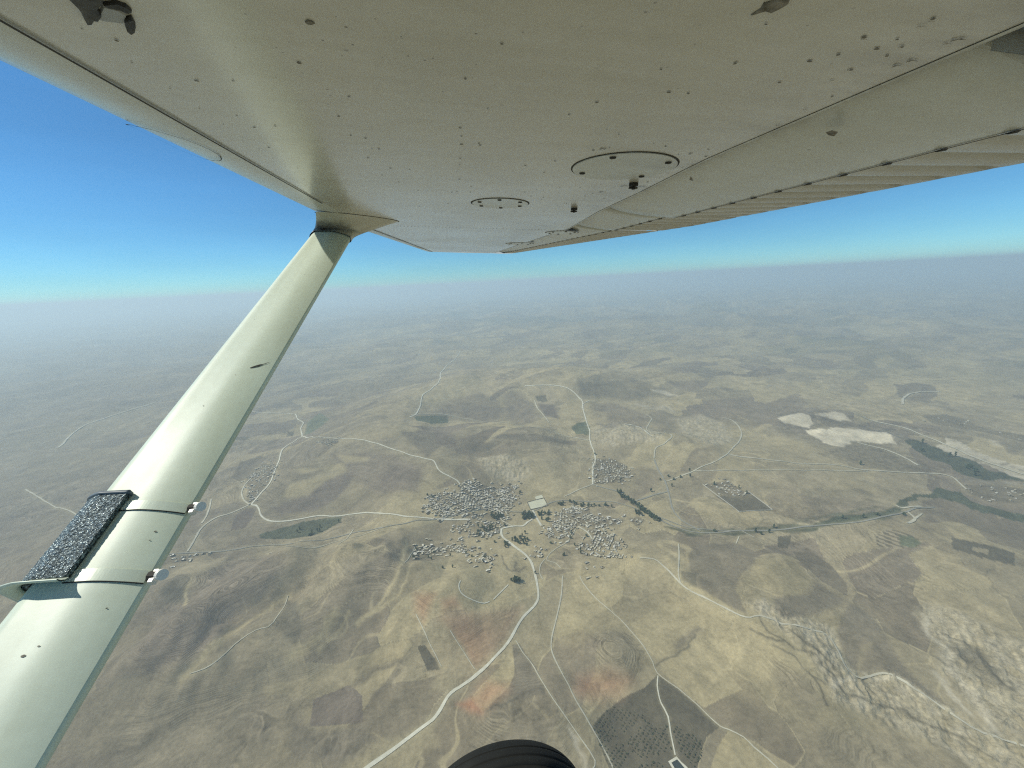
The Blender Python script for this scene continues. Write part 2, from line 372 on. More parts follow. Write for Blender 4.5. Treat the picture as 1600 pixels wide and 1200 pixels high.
# (name, colour, outline, edge blur m, furrow strength, separate sheet of ground?)
FIELDS = [
 ('orchard_soil', cD*1.15, [(1027,1054),(1061,1078),(1100,1110),(1124,1136),(1104,1152),(1095,1175),(1083,1230),(965,1230),(925,1134),(945,1112),(970,1093),(1008,1074)], 0, .2, True),
 ('field', cT*.97, [(1138,1141),(1162,1152),(1177,1167),(1202,1188),(1215,1230),(1102,1230),(1120,1170)], 0, .15, True),
 ('field', cM, [(1126,1137),(1137,1142),(1120,1170),(1102,1225),(1088,1225),(1096,1178),(1106,1152)], 0, .3, True),
 ('field', cT*1.04, [(1034,1050),(1030,1033),(1060,1020),(1082,998),(1100,1000),(1128,1040),(1160,1077),(1100,1106),(1080,1090)], 0, .1, True),
 ('field', cT*1.02, [(985,975),(1050,935),(1100,955),(1120,990),(1080,998),(1060,1018),(1028,1031),(1005,1008)], 0, .1, True),
 ('field', cG, [(925,1003),(940,990),(960,984),(985,990),(1002,1020),(1000,1045),(985,1062),(955,1062),(930,1045)], 26, 1.3, False),
 ('field', cRefl, [(905,1060),(950,1050),(985,1062),(965,1085),(925,1092),(900,1080)], 30, .6, False),  # orange window reflection painted on the ground
 ('field', cT*.98, [(880,960),(930,935),(960,960),(985,985),(925,985),(905,1012),(868,1005),(866,985)], 18, .1, False),
 ('field', cG*.95, [(801,1008),(812,1005),(822,1022),(838,1042),(850,1068),(852,1086),(836,1086),(814,1098),(795,1086),(800,1062),(806,1058),(803,1035)], 0, .5, True),
 ('field', cM*.98, [(770,1095),(812,1095),(850,1088),(872,1100),(885,1140),(890,1215),(735,1215),(745,1150)], 22, .9, False),
 ('field', cT, [(799,1013),(804,1040),(803,1055),(794,1075),(772,1096),(753,1113),(736,1092),(752,1070),(778,1045),(790,1030)], 0, .1, True),
 ('field', cRefl*1.02, [(738,1092),(760,1066),(790,1070),(792,1080),(770,1098),(753,1112)], 24, .3, False),  # painted window reflection, orange over the pale field
 ('field', cRefl*.95, [(715,1100),(740,1092),(752,1112),(735,1112)], 12, .3, False),  # edge of the painted orange reflection
 ('field', cRefl*.9, [(648,928),(680,928),(672,945),(662,972),(650,955)], 20, .6, False),  # orange reflection of the window, painted in
 ('field', cRefl*.95, [(690,938),(712,932),(718,948),(695,952)], 18, .5, False),  # small spot of the painted window reflection
 ('field', cRefl*.9, [(695,965),(730,965),(765,990),(762,1025),(740,1055),(700,1040),(690,1010),(700,985)], 48, .6, False),  # broad soft patch of painted window reflection
 ('field', (cG+cRefl*.6)*.62, [(706,965),(760,955),(818,948),(812,968),(795,998),(775,1018),(740,1015),(720,990)], 22, .5, False),  # brown soil tinted by the painted window reflection
 ('field', cD*1.25, [(652,1010),(664,1008),(683,1035),(688,1046),(668,1048)], 0, .3, True),
 ('field', (cT+cB)*.5, [(662,992),(690,972),(713,998),(726,1010),(742,1050),(700,1078),(672,1080),(686,1046),(680,1022)], 10, .3, False),
 ('field', (cT+cB)*.5, Z6([(180,860),(380,830),(470,800),(520,790),(550,860),(420,930),(240,960),(120,1000)]), 12, .2, False),
 ('field', (cT+cM)*.5, ZA([(780,720),(1130,580),(1210,650),(1040,740),(870,820),(720,795),(610,805),(600,740)]), 0, .3, True),
 ('field', cP*.98, ZA([(882,822),(1080,742),(1150,800),(1155,950),(860,972)]), 0, .5, True),
 ('field', cD*1.45, ZA([(740,280),(790,285),(830,420),(790,520),(720,480),(660,400)]), 9, .6, False),
 ('field', cD*1.55, ZA([(30,230),(130,140),(215,150),(180,290),(80,290)]), 9, 1.0, False),
 ('field', cB*1.08, ZA([(105,130),(190,70),(420,30),(400,55),(240,140)]), 0, .1, True),
 ('field', cP*1.05, ZA([(240,145),(400,60),(620,30),(740,45),(720,110),(600,240),(480,330),(330,520),(180,610),(0,680),(-100,600),(0,330),(90,300),(190,290)]), 30, 1.2, False),
 ('field', cM, ZA([(0,760),(280,740),(600,740),(600,900),(640,1010),(740,1060),(740,1200),(-200,1200),(-200,900)]), 30, .7, False),
 ('field', cG, ZA([(520,870),(600,820),(640,960),(650,1050),(520,1010),(480,930)]), 20, 1.0, False),
 ('field', cG*1.02, ZA([(760,870),(870,980),(1150,970),(1230,1040),(1100,1150),(760,1180),(745,1040)]), 14, .6, False),
 ('field', cG*.95, ZA([(1010,60),(1380,-10),(1400,60),(1300,220),(1200,250),(1050,150)]), 22, 1.1, False),
 # between the villages and the strut
 ('olive_grove_soil', cV*1.15, Z2([(420,1100),(560,1060),(700,1020),(940,980),(930,1020),(830,1080),(740,1110),(600,1130),(430,1125)]), 0, 0, True),
 ('field', cP*.82, Z2([(340,940),(410,925),(370,1010),(330,1060),(240,1075),(270,980)]), 0, 0, True),
 ('field', cG*.8, Z2([(248,745),(300,650),(430,610),(470,625),(330,755),(300,770)]), 0, .2, True),
 ('field', cP*.95, Z2([(490,935),(650,880),(830,760),(1020,700),(980,800),(900,880),(760,955),(560,975)]), 14, .3, False),
 ('field', cP*1.02, Z2([(860,600),(1110,590),(1260,600),(1450,700),(1400,830),(1180,850),(1010,760)]), 20, .4, False),
 ('field', cT, Z2([(560,860),(620,780),(760,750),(940,700),(850,760),(720,860),(590,870)]), 14, 0, False),
 ('field', cT*.98, Z2([(640,690),(960,700),(950,650),(900,600),(1110,620),(1100,640),(900,660),(700,720)]), 14, 0, False),
 ('field', cD*1.3, Z2([(600,460),(640,455),(630,485),(590,490)]), 0, 0, True),
 ('field', cV*1.9, Z2([(700,480),(720,400),(800,340),(860,380),(800,430),(740,470)]), 8, 0, False),
 ('field', cD*1.2, Z2([(240,490),(365,490),(340,512),(235,512)]), 0, 0, True),
 ('field', cG*.9, Z2([(1300,455),(1600,470),(1600,520),(1500,590),(1470,620),(1360,520)]), 14, .2, False),
 ('field', cV*1.35, Z2([(1390,362),(1600,352),(1600,402),(1500,410),(1400,388)]), 0, 0, True),
 ('field', cP*.9, [(610,728),(660,740),(655,770),(600,768),(590,745)], 18, .3, False),
 ('field', cD*1.35, [(655,872),(671,861),(687,864),(685,869),(672,873)], 0, 0, True),
 # north of the village
 ('field', cT*.98, Z3([(-60,290),(350,292),(500,285),(700,268),(800,305),(820,345),(700,340),(500,335),(300,350),(150,330),(-60,320)]), 20, 0, False),
 ('field', cG*.75, Z3([(800,312),(1150,290),(1330,345),(1200,425),(950,405),(820,380)]), 30, 0, False),
 ('field', cD*1.4, Z3([(545,395),(615,385),(620,430),(560,430)]), 0, 0, True),
 ('field', cP*.85, Z3([(560,440),(660,450),(700,540),(600,520)]), 14, 0, False),
 ('field', cG*.85, Z3([(280,655),(330,635),(600,640),(820,670),(800,700),(500,685)]), 10, .2, False),
 ('field', cG*.82, Z3([(140,725),(200,675),(310,700),(240,740),(170,750)]), 10, .2, False),
 ('field', cP*.9, Z3([(100,400),(200,370),(330,440),(340,520),(200,560),(0,540),(-80,500),(-40,440)]), 40, .2, False),
 ('field', cP*.95, Z3([(-80,600),(40,630),(60,730),(20,735),(-80,690)]), 20, .2, False),
 ('field', cP, Z3([(350,380),(440,370),(520,440),(540,560),(420,580),(360,500)]), 30, .2, False),
 ('field', cV*1.6, Z3([(770,590),(860,552),(890,590),(885,640),(800,632)]), 0, 0, True),
 ('field', cP*.95, Z3([(900,440),(1050,440),(1260,520),(1230,600),(1100,570),(1000,600),(900,560)]), 30, .1, False),
 ('field', cT, Z3([(640,360),(800,350),(820,400),(860,480),(990,500),(1000,580),(900,560),(850,520),(760,530),(680,500),(720,440)]), 16, 0, False),
 ('quarry_floor', cW*.9, Z3([(1280,360),(1340,357),(1440,390),(1340,385)]), 12, 0, False),
 ('quarry_floor', cW*.75, Z3([(1150,440),(1400,468),(1410,500),(1200,465)]), 22, .0, False),
 ('field', cB*1.1, [(1100,775),(1120,777),(1098,757)], 0, 0, False),
 ('field', cD*1.25, [(1118,775),(1170,768),(1207,797),(1155,800)], 0, 0, True),
 ('field', cD*1.3, [(1487,840),(1585,864),(1585,884),(1488,857)], 0, 0, True),
 ('field', cB*1.1, [(1519,854),(1545,859),(1545,867),(1519,860)], 0, 0, True),
 ('field', cG*.9, Z5([(636,58),(700,62),(740,75),(800,120),(860,190),(865,245),(830,225),(760,185),(700,130),(660,95)]), 0, .2, True),
 ('field', cG*.98, Z5([(240,30),(400,20),(480,60),(475,110),(420,150),(395,215),(445,318),(380,290),(300,240),(220,200),(200,70)]), 5, .2, False),
 ('field', cG*1.0, Z5([(560,250),(700,240),(740,185),(780,215),(862,262),(740,322),(600,338),(560,300)]), 9, .3, False),
 ('field', cG*1.08, Z5([(820,390),(870,270),(960,320),(1010,385),(990,420),(925,460),(900,555),(878,545),(840,470)]), 5, .3, False),
 ('field', cG*1.05, Z5([(1020,395),(1060,480),(1140,580),(1290,700),(1240,690),(1080,585),(1010,560),(905,575),(930,470)]), 9, .3, False),
 ('field', cT*.95, Z5([(490,90),(640,75),(720,190),(680,230),(600,240),(480,200),(430,190)]), 8, .1, False),
 ('field', cD*1.5, Z5([(168,138),(232,150),(236,215),(175,190)]), 0, 0, True),
 ('field', cD*1.3, [(1215,838),(1236,836),(1232,857),(1216,856)], 0, 0, True),
 ('thicket_ground', cD*1.05, Z5([(1300,440),(1420,450),(1520,600),(1480,622),(1400,565),(1330,500)]), 16, 0, False),
 ('field', cG*1.0, Z5([(560,520),(640,560),(720,600),(765,680),(700,760),(640,680),(560,600)]), 20, 1.0, False),
 ('field', cM*1.02, Z5([(760,790),(1000,800),(1150,860),(1340,1000),(900,1000),(700,900)]), 20, .5, False),
 # right: terraces, river and quarry
 ('terraced_field', cM, [(1368,836),(1392,826),(1424,836),(1440,846),(1430,856),(1371,853)], 0, 0, True),
 ('field', cV*1.9, [(1405,836),(1424,838),(1440,848),(1428,856),(1407,853)], 3, 0, False),
 ('river_bed', cW*.82, ZR([(420,290),(500,270),(600,245),(740,310),(900,400),(1050,440),(1240,490),(1240,605),(1100,570),(1000,522),(800,455),(600,402),(500,352)]), 0, 0, True),
 ('river_bed', cW*.8, ZR([(860,245),(960,265),(970,300),(900,290)]), 16, 0, False),
 ('river_bed', cW*.75, ZR([(-200,200),(0,165),(100,200),(190,300),(60,290),(-100,240)]), 22, 0, False),
 ('river_bed', cW*.8, ZR([(185,160),(310,165),(300,185),(200,182)]), 10, 0, False),
 ('river_bed', cW*.7, ZR([(380,345),(470,370),(520,400),(440,400),(370,370)]), 12, 0, False),
 ('river_bed', cW*.62, ZR([(660,575),(860,590),(1150,625),(1120,645),(760,620),(650,600)]), 12, 0, False),
 ('riverside_thicket', cV*1.0, ZR([(150,250),(300,260),(450,320),(600,385),(760,450),(900,520),(1010,530),(1120,585),(1240,625),(1000,592),(830,582),(640,545),(620,490),(450,430),(300,350)]), 0, 0, True),
 ('riverside_thicket', cV*1.15, ZR([(110,800),(240,740),(480,672),(650,700),(760,780),(1000,850),(1240,905),(1240,965),(1150,950),(950,880),(700,830),(620,780),(450,735),(340,760),(250,795),(180,870),(140,880)]), 0, 0, True),
 ('riverside_thicket', cV*1.0, [(1040,818),(1100,828),(1180,825),(1236,819),(1310,811),(1360,806),(1405,792),(1410,802),(1370,815),(1310,824),(1236,832),(1100,838),(1060,832)], 7, 0, False),
 ('riverside_thicket', cV*1.2, [(1240,812),(1300,806),(1345,803),(1397,795),(1405,800),(1385,812),(1310,824),(1262,826),(1340,795),(1370,790)], 14, 0, False),
 ('riverside_thicket', cG*.72, [(1330,690),(1370,690),(1420,715),(1470,735),(1480,745),(1400,738),(1340,733),(1290,712),(1300,700)], 25, 0, False),
 ('riverside_thicket', cG*.75, [(1205,646),(1250,642),(1330,648),(1400,672),(1420,690),(1350,670),(1262,664),(1275,672),(1258,680),(1225,668)], 16, 0, False),
 ('quarry_floor', cW*1.0, [(1219,654),(1230,648),(1250,646),(1266,652),(1268,660),(1262,668),(1247,666),(1230,662)], 8, 0, False),
 ('quarry_floor', cW*.92, [(1275,648),(1305,643),(1322,648),(1332,658),(1310,657),(1290,652)], 8, 0, False),
 ('quarry_floor', cW*1.08, [(1256,674),(1272,670),(1300,669),(1345,672),(1385,676),(1400,690),(1412,698),(1380,692),(1345,688),(1325,690),(1312,698),(1290,692),(1272,684)], 6, 0, False),
 ('field', cT*.9, [(420+400,760),(860,770),(857,785),(826,798)], 0, 0, False),
]
VPOLY = {   # settlements, as surveyed outlines
 'big': zpoly(650, 740, 8, [(560,110),(780,95),(860,140),(1020,185),(1100,165),(1270,135),(1285,170),(1180,240),(1245,310),(1200,400),(1180,485),(1050,490),(760,450),(560,495),(300,540),(190,440),(60,425),(160,370),(150,270),(270,235),(400,235),(540,240)]),
 'mid': zpoly(650, 740, 8, [(570,560),(600,505),(900,490),(1080,500),(1190,560),(1130,640),(1070,720),(960,785),(830,795),(650,800),(620,740),(520,790),(508,650),(600,630),(640,630)]),
 'strip': zpoly(650, 740, 8, [(-20,940),(150,880),(330,872),(540,885),(755,930),(745,970),(640,1000),(480,990),(300,980),(120,1015),(-20,1030)]),
 'corner': zpoly(650, 740, 8, [(730,1010),(850,970),(945,1050),(935,1100),(840,1160),(740,1110)]),
 'crossing': zpoly(650, 740, 8, [(1410,1040),(1490,955),(1600,1010),(1490,1070)]),
 'east': zpoly(820, 760, 7.2727, [(240,560),(260,450),(330,330),(420,255),(560,240),(720,250),(790,340),(960,350),(1080,370),(1130,380),(1050,430),(840,480),(760,460),(600,450),(500,520),(430,600),(340,590)]),
 'south': zpoly(820, 760, 7.2727, [(700,480),(860,500),(1000,540),(1060,660),(1050,740),(1150,800),(900,822),(810,812),(780,740),(580,700),(640,640),(760,600)]),
 'spur': zpoly(820, 760, 7.2727, [(1180,370),(1290,345),(1370,390),(1280,465)]),
 'hamlet': zpoly(820, 760, 7.2727, [(640,900),(860,885),(910,930),(800,1005),(690,990)]),
 'north': [(925,717),(955,716),(978,727),(985,742),(972,752),(940,756),(926,756)],
 'west': Z2([(340,740),(440,660),(545,655),(515,730),(475,790),(430,830),(370,905),(350,860)]),
 'roadside': Z2([(795,510),(915,500),(915,532),(820,545)]),
 'farm': [(1098,755),(1135,752),(1166,770),(1164,777),(1120,770)],
 'river': ZR([(650,640),(820,640),(1000,650),(1240,680),(1240,800),(1000,790),(860,770),(720,710)]),
 'far': ZR([(320,50),(520,40),(700,80),(800,140),(1240,220),(1240,290),(900,200),(660,165),(420,120)]),
 'ruins': [(250,868),(318,866),(300,876),(240,884)],
}
VG = {k: gpl(v) for k, v in VPOLY.items()}
for f in FIELDS: pass
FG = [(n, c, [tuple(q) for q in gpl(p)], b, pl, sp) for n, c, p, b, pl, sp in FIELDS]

def voronoi_fields(x, y, su, sv, seed):
    ang = fbm(x / 5200, y / 5200, 2, seed) * 2.2 + .3
    ca, sa = np.cos(.55), np.sin(.55)
    wx = x + fbm(x / 480, y / 480, 3, seed + 1) * 150; wy = y + fbm(x / 480 + 9, y / 480, 3, seed + 2) * 150
    u = (wx * ca + wy * sa) / su; v = (-wx * sa + wy * ca) / sv
    iu, iv = np.floor(u), np.floor(v); best = np.full(x.shape, 9e9); sec = best.copy(); cid = np.zeros(x.shape)
    for du in (-1, 0, 1):
        for dv in (-1, 0, 1):
            a, b = iu + du, iv + dv
            d = np.abs(u - a - _hash(a, b, seed)) + np.abs(v - b - _hash(a, b, seed + 7)) * 1.1
            h_ = _hash(a, b, seed + 13)
            m = d < best; sec = np.where(m, best, np.minimum(sec, d)); best = np.where(m, d, best); cid = np.where(m, h_, cid)
    return cid, sec - best

# ------------------------------------------------------------------ the ground, one sheet out to the horizon
NA, NR = 1180, 640
az_d = np.radians(np.linspace(-62, 74, NA)); az_c = np.radians(np.linspace(74, 298, 46))[1:-1]
AZ = np.concatenate([az_d, az_c]); NAZ = len(AZ)
el = np.radians(np.concatenate([np.linspace(72, 62, 20)[:-1], np.linspace(62, 1.0, NR - 60)]))
RR = np.concatenate([[4, 60, 130, 200, 250], H / np.tan(el), H / np.tan(math.radians(1.0)) * np.linspace(1.04, 1.0, 1), np.geomspace(54000, 150000, 36)])
RR = np.unique(RR); NRR = len(RR)
X = (RR[:, None] * np.sin(AZ)[None]); Y = (RR[:, None] * np.cos(AZ)[None])
X = X.ravel(); Y = Y.ravel(); R_ = np.hypot(X, Y)
Z = height(X, Y)
# curvature of relief used for soil tone: crests are stony and pale (weathered), hollows hold darker soil
big = fbm(X / 900, Y / 900, 4, 41); med = fbm(X / 210, Y / 160, 4, 43); sml = fbm(X / 45, Y / 45, 3, 47)
col = cB[None] * (1 + .22 * med[:, None] + .10 * sml[:, None]) * np.ones((len(X), 3))
w = smooth(-.25, .35, big)[:, None]; col = col * (1 - w) + (cT[None] * (1 + .15 * med[:, None])) * w
w = smooth(.05, .5, fbm(X / 1500 + 4, Y / 1100, 4, 51))[:, None] * .4; col = col * (1 - w) + cG[None] * w
pl = np.clip(.35 + fbm(X / 400, Y / 400, 2, 55) * .9, 0, 1)
cid, edge = voronoi_fields(X, Y, 330, 170, 61)
cid2, edge2 = voronoi_fields(X + 4000, Y, 520, 300, 71)
pal = np.array([cT, cT * 1.06, cB, cB * 1.1, cM, cG, cP, cP * .8, cM * .9, (cT + cB) / 2])
pc = pal[np.clip((cid * 10).astype(int), 0, 9)]; pc2 = pal[np.clip((cid2 * 10).astype(int), 0, 9)]
cid3, edge3 = voronoi_fields(X + 900, Y - 300, 210, 120, 65)
pc3 = pal[np.clip((cid3 * 10).astype(int), 0, 9)]
nearw = 1 - smooth(1500, 2300, R_)
w = (.6 * nearw * smooth(-.5, .1, fbm(X / 500, Y / 500, 2, 59)))[:, None]; col = col * (1 - w) + pc3 * (1 + .12 * sml[:, None]) * w
sel = (_hash(np.floor(cid3 * 997), np.floor(cid3 * 991), 4) > .45)
w = (smooth(.045, .012, edge3) * .6 * nearw * sel)[:, None]; col = col * (1 - w) + (cT * 1.3)[None] * w
w = (smooth(.04, .012, edge3) * .45 * nearw * ~sel)[:, None]; col = col * (1 - w) + (cD * 1.4)[None] * w
for sc_, sd_, th_ in ((380, 101, .011), (610, 105, .008), (260, 109, .012)):      # footpaths and dry rills wandering over the slopes
    f_ = np.abs(fbm(X / sc_ + sd_, Y / sc_, 3, sd_)); g_ = smooth(.0, .25, fbm(X / 900 + sd_, Y / 700, 2, sd_ + 2))
    w = (smooth(th_ * 1.6, th_ * .5, f_) * .55 * g_ * (1 - smooth(3200, 5200, R_)))[:, None]; col = col * (1 - w) + (cT * 1.28)[None] * w
w = ((1 - .4 * smooth(3500, 6000, R_)) * smooth(1350, 2100, R_) * .72 * smooth(-.75, -.2, fbm(X / 700, Y / 700, 2, 57)))[:, None]
col = col * (1 - w) + pc * (1 + .12 * sml[:, None]) * w
sel = _hash(np.floor(cid * 997), np.floor(cid * 991), 4) > .5
w2 = (smooth(.06, .015, edge) * .4 * smooth(1500, 2200, R_) * (1 - smooth(4500, 7000, R_)) * sel)[:, None]
w = (smooth(3000, 7000, R_) * .5)[:, None]
col = col * (1 - w) + (pc2 * .6 + pc * .4) * w; col = col * (1 - w2) + (cT * 1.15)[None] * w2
# far plain: broad darker scrub belts
w = (smooth(4500, 9000, R_) * smooth(.02, .38, fbm(X / 2600, Y / 2000, 6, 77)) * .35)[:, None]
col = col * (1 - w) + (cG * .55)[None] * w
w = (smooth(3500, 6000, R_) * smooth(.12, .4, fbm(X / 1100 + 5, Y / 800, 6, 79)) * .35)[:, None]
col = col * (1 - w) + (cV * 1.3)[None] * w
w = smooth(.15, -.85, np.arctan2(X, Y) + .15 * big)[:, None] * .68; col = col * (1 - w) + (cG * .95)[None] * (1 + .25 * med[:, None]) * w
bad = np.zeros(len(X)); fid = np.zeros(len(X), np.int32)
for k, b in enumerate(BADS):
    m = soft_mask(X, Y, b, 16 if k < 2 else 30); on = m > 0
    v = .5 + .5 * fbm(X[on] / 22, Y[on] / 22, 4, 83)
    rc = (cW * .84)[None] * (1 - v[:, None]) + (cT * .92)[None] * v[:, None]
    rc = rc * (1 + .25 * ridged(X[on] / 18, Y[on] / 18, 3, 85)[:, None])
    mm = m[on][:, None] * (.9 if k < 2 else .75); col[on] = col[on] * (1 - mm) + rc * mm
    bad[on] = np.maximum(bad[on], m[on] * (1 if k < 2 else .7)); pl[on] *= 1 - m[on]
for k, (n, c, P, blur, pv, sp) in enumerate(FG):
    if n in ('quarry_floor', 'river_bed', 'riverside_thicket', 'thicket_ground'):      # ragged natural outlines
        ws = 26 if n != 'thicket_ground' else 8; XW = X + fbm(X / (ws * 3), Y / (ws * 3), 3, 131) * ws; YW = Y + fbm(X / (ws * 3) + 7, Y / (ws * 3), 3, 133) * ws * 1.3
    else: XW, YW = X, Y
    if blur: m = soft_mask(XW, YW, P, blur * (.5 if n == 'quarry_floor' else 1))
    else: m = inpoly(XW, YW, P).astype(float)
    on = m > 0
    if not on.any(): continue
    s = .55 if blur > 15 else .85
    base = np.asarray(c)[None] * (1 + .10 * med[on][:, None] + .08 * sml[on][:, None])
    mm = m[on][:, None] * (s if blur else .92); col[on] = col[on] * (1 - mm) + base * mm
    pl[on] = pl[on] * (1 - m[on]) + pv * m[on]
    if n in ('riverside_thicket', 'olive_grove_soil', 'thicket_ground'): col[on] *= (1 + .35 * fbm(X[on] / 14, Y[on] / 14, 3, 91))[:, None]
    if n == 'terraced_field':
        u = X[on] * .93 + Y[on] * .35; col[on] *= (1 + .35 * np.sign(np.sin(u / 3.0)))[:, None]
    if n == 'river_bed':
        col[on] *= (1 + .22 * ridged(X[on] / 120, Y[on] / 60, 3, 93))[:, None]
    if n == 'quarry_floor': col[on] *= (1 + .30 * ridged(X[on] / 60, Y[on] / 110, 4, 97))[:, None] * .92
    if n == 'river_bed':
        is_ = smooth(.12, .3, fbm(X[on] / 130, Y[on] / 60, 4, 99))[:, None] * .65; col[on] = col[on] * (1 - is_) + (cG * .8)[None] * is_
    if sp: fid[inpoly(XW, YW, P)] = k + 1
for k, P in VG.items():     # trampled pale ground around the houses, painted darker inside the blocks
    m = soft_mask(X, Y, [tuple(q) for q in P], 45)[:, None] * .6
    col = col * (1 - m) + (cT * 1.0 * (1 + .16 * sml[:, None])) * m; pl *= 1 - m[:, 0]
    m = soft_mask(X, Y, [tuple(q) for q in P], 6)[:, None] * .72; col = col * (1 - m) + (cG * .72)[None] * (1 + .3 * sml[:, None]) * m  # darker soil colour stands in for house shadows, trees and yards
for (px, py), rad in (((800, 850), 170), ((985, 885), 120), ((750, 868), 110), ((940, 890), 90), ((640, 822), 120), ((700, 905), 60)):
    c = flat(px, py); m = (np.exp(-((X - c[0]) ** 2 + (Y - c[1]) ** 2) / rad ** 2) * .7)[:, None]
    col = col * (1 - m) + (cT * 1.12 * (1 + .12 * sml[:, None])) * m
# pale wash lines
WASH = [(Z5([(470,385),(530,420),(600,432),(650,470),(720,482),(770,540),(810,575),(845,640),(930,672),(1000,700),(1090,716),(1180,770),(1270,800),(1380,872),(1480,930)]), 3.5, cD*1.3), (Z5([(560,450),(640,500),(700,560),(770,610)]), 3, cD*1.5),
        (Z5([(1200,330),(1190,390),(1240,440),(1290,480),(1300,560),(1380,640),(1440,730),(1480,800)]), 8, cW*.95), (Z5([(1230,560),(1290,640),(1380,740)]), 6, cW*.9), (Z5([(1260,400),(1400,470),(1500,600),(1560,640)]), 4, cD*1.4),
        (Z5([(800,620),(830,590),(900,600)]), 5, cW), (Z5([(500,322),(590,362),(700,378),(790,415),(830,480),(870,560)]), 5, cW*1.05), (Z5([(950,575),(1080,588),(1180,650),(1260,705),(1380,790),(1480,830)]), 5, cW*1.05),
        ([(634,847),(630,874),(620,896),(611,915),(600,932),(590,950),(560,975)], 7, cT*1.25), ([(645,880),(636,905),(622,930),(592,952),(565,968)], 5, cT*1.2),
        ([(301,902),(294,918),(292,935),(290,945)], 5, cT*1.1), ([(889,1140),(904,1170),(915,1198)], 5, cW*.8), ([(893,1150),(905,1160)], 5, cW*.8),
        ([(450,931),(400,965),(345,1000),(291,1055)], 12, cT*1.02), ([(520,960),(505,990),(480,1012),(455,1025)], 14, cT*1.0), ([(545,955),(530,985),(500,1015)], 5, cT*1.08),
        ([(760,1112),(790,1100),(812,1090)], 2.5, cD*1.4), ([(1195,935),(1192,950),(1200,962)], 5, cW*.75), ([(1022,1040),(1050,1025),(1075,1010),(1085,995)], 3, cD*1.3),
        ([(1060,1008),(1078,995),(1090,985)], 9, cG*.9), ([(806,880),(803,887),(812,892),(822,884)], 4, cG*.8), ([(783,868),(788,882),(797,892),(812,888)], 3, cD*1.6),
        ([(1262,1050),(1280,1070),(1290,1100)], 3, cD), ([(1187,962),(1200,985),(1240,1010)], 3, cD*1.3), ([(1240,990),(1270,1010),(1300,1040),(1310,1055)], 4, cD*1.4),
        ([(1040,870),(1060,905),(1100,930)], 10, cT*1.15), ([(548,1075),(590,1045),(628,1035)], 9, cG*.8), ([(583,1090),(600,1075),(622,1050)], 8, cG*.85)]
for pts, wd, c in WASH:
    P = catmull(gpl(pts), 30); d = np.full(len(X), 1e9)
    bb = (X > P[:, 0].min() - 60) & (X < P[:, 0].max() + 60) & (Y > P[:, 1].min() - 60) & (Y < P[:, 1].max() + 60)
    xs = X[bb] + fbm(X[bb] / 22, Y[bb] / 22, 3, 95) * 8; ys = Y[bb] + fbm(X[bb] / 22 + 5, Y[bb] / 22, 3, 96) * 8
    dd = np.full(len(xs), 1e9)
    for i in range(len(P) - 1): dd = np.minimum(dd, seg_dist(xs, ys, P[i], P[i + 1]))
    m = (np.exp(-(dd / wd) ** 2) * .75)[:, None]; col[bb] = col[bb] * (1 - m) + np.asarray(c)[None] * m
lum = col.mean(1, keepdims=True); col = lum + (col - lum) * 1.0; col = np.clip(col * np.array([1.12, 1.05, 1.0])[None], .01, .8)

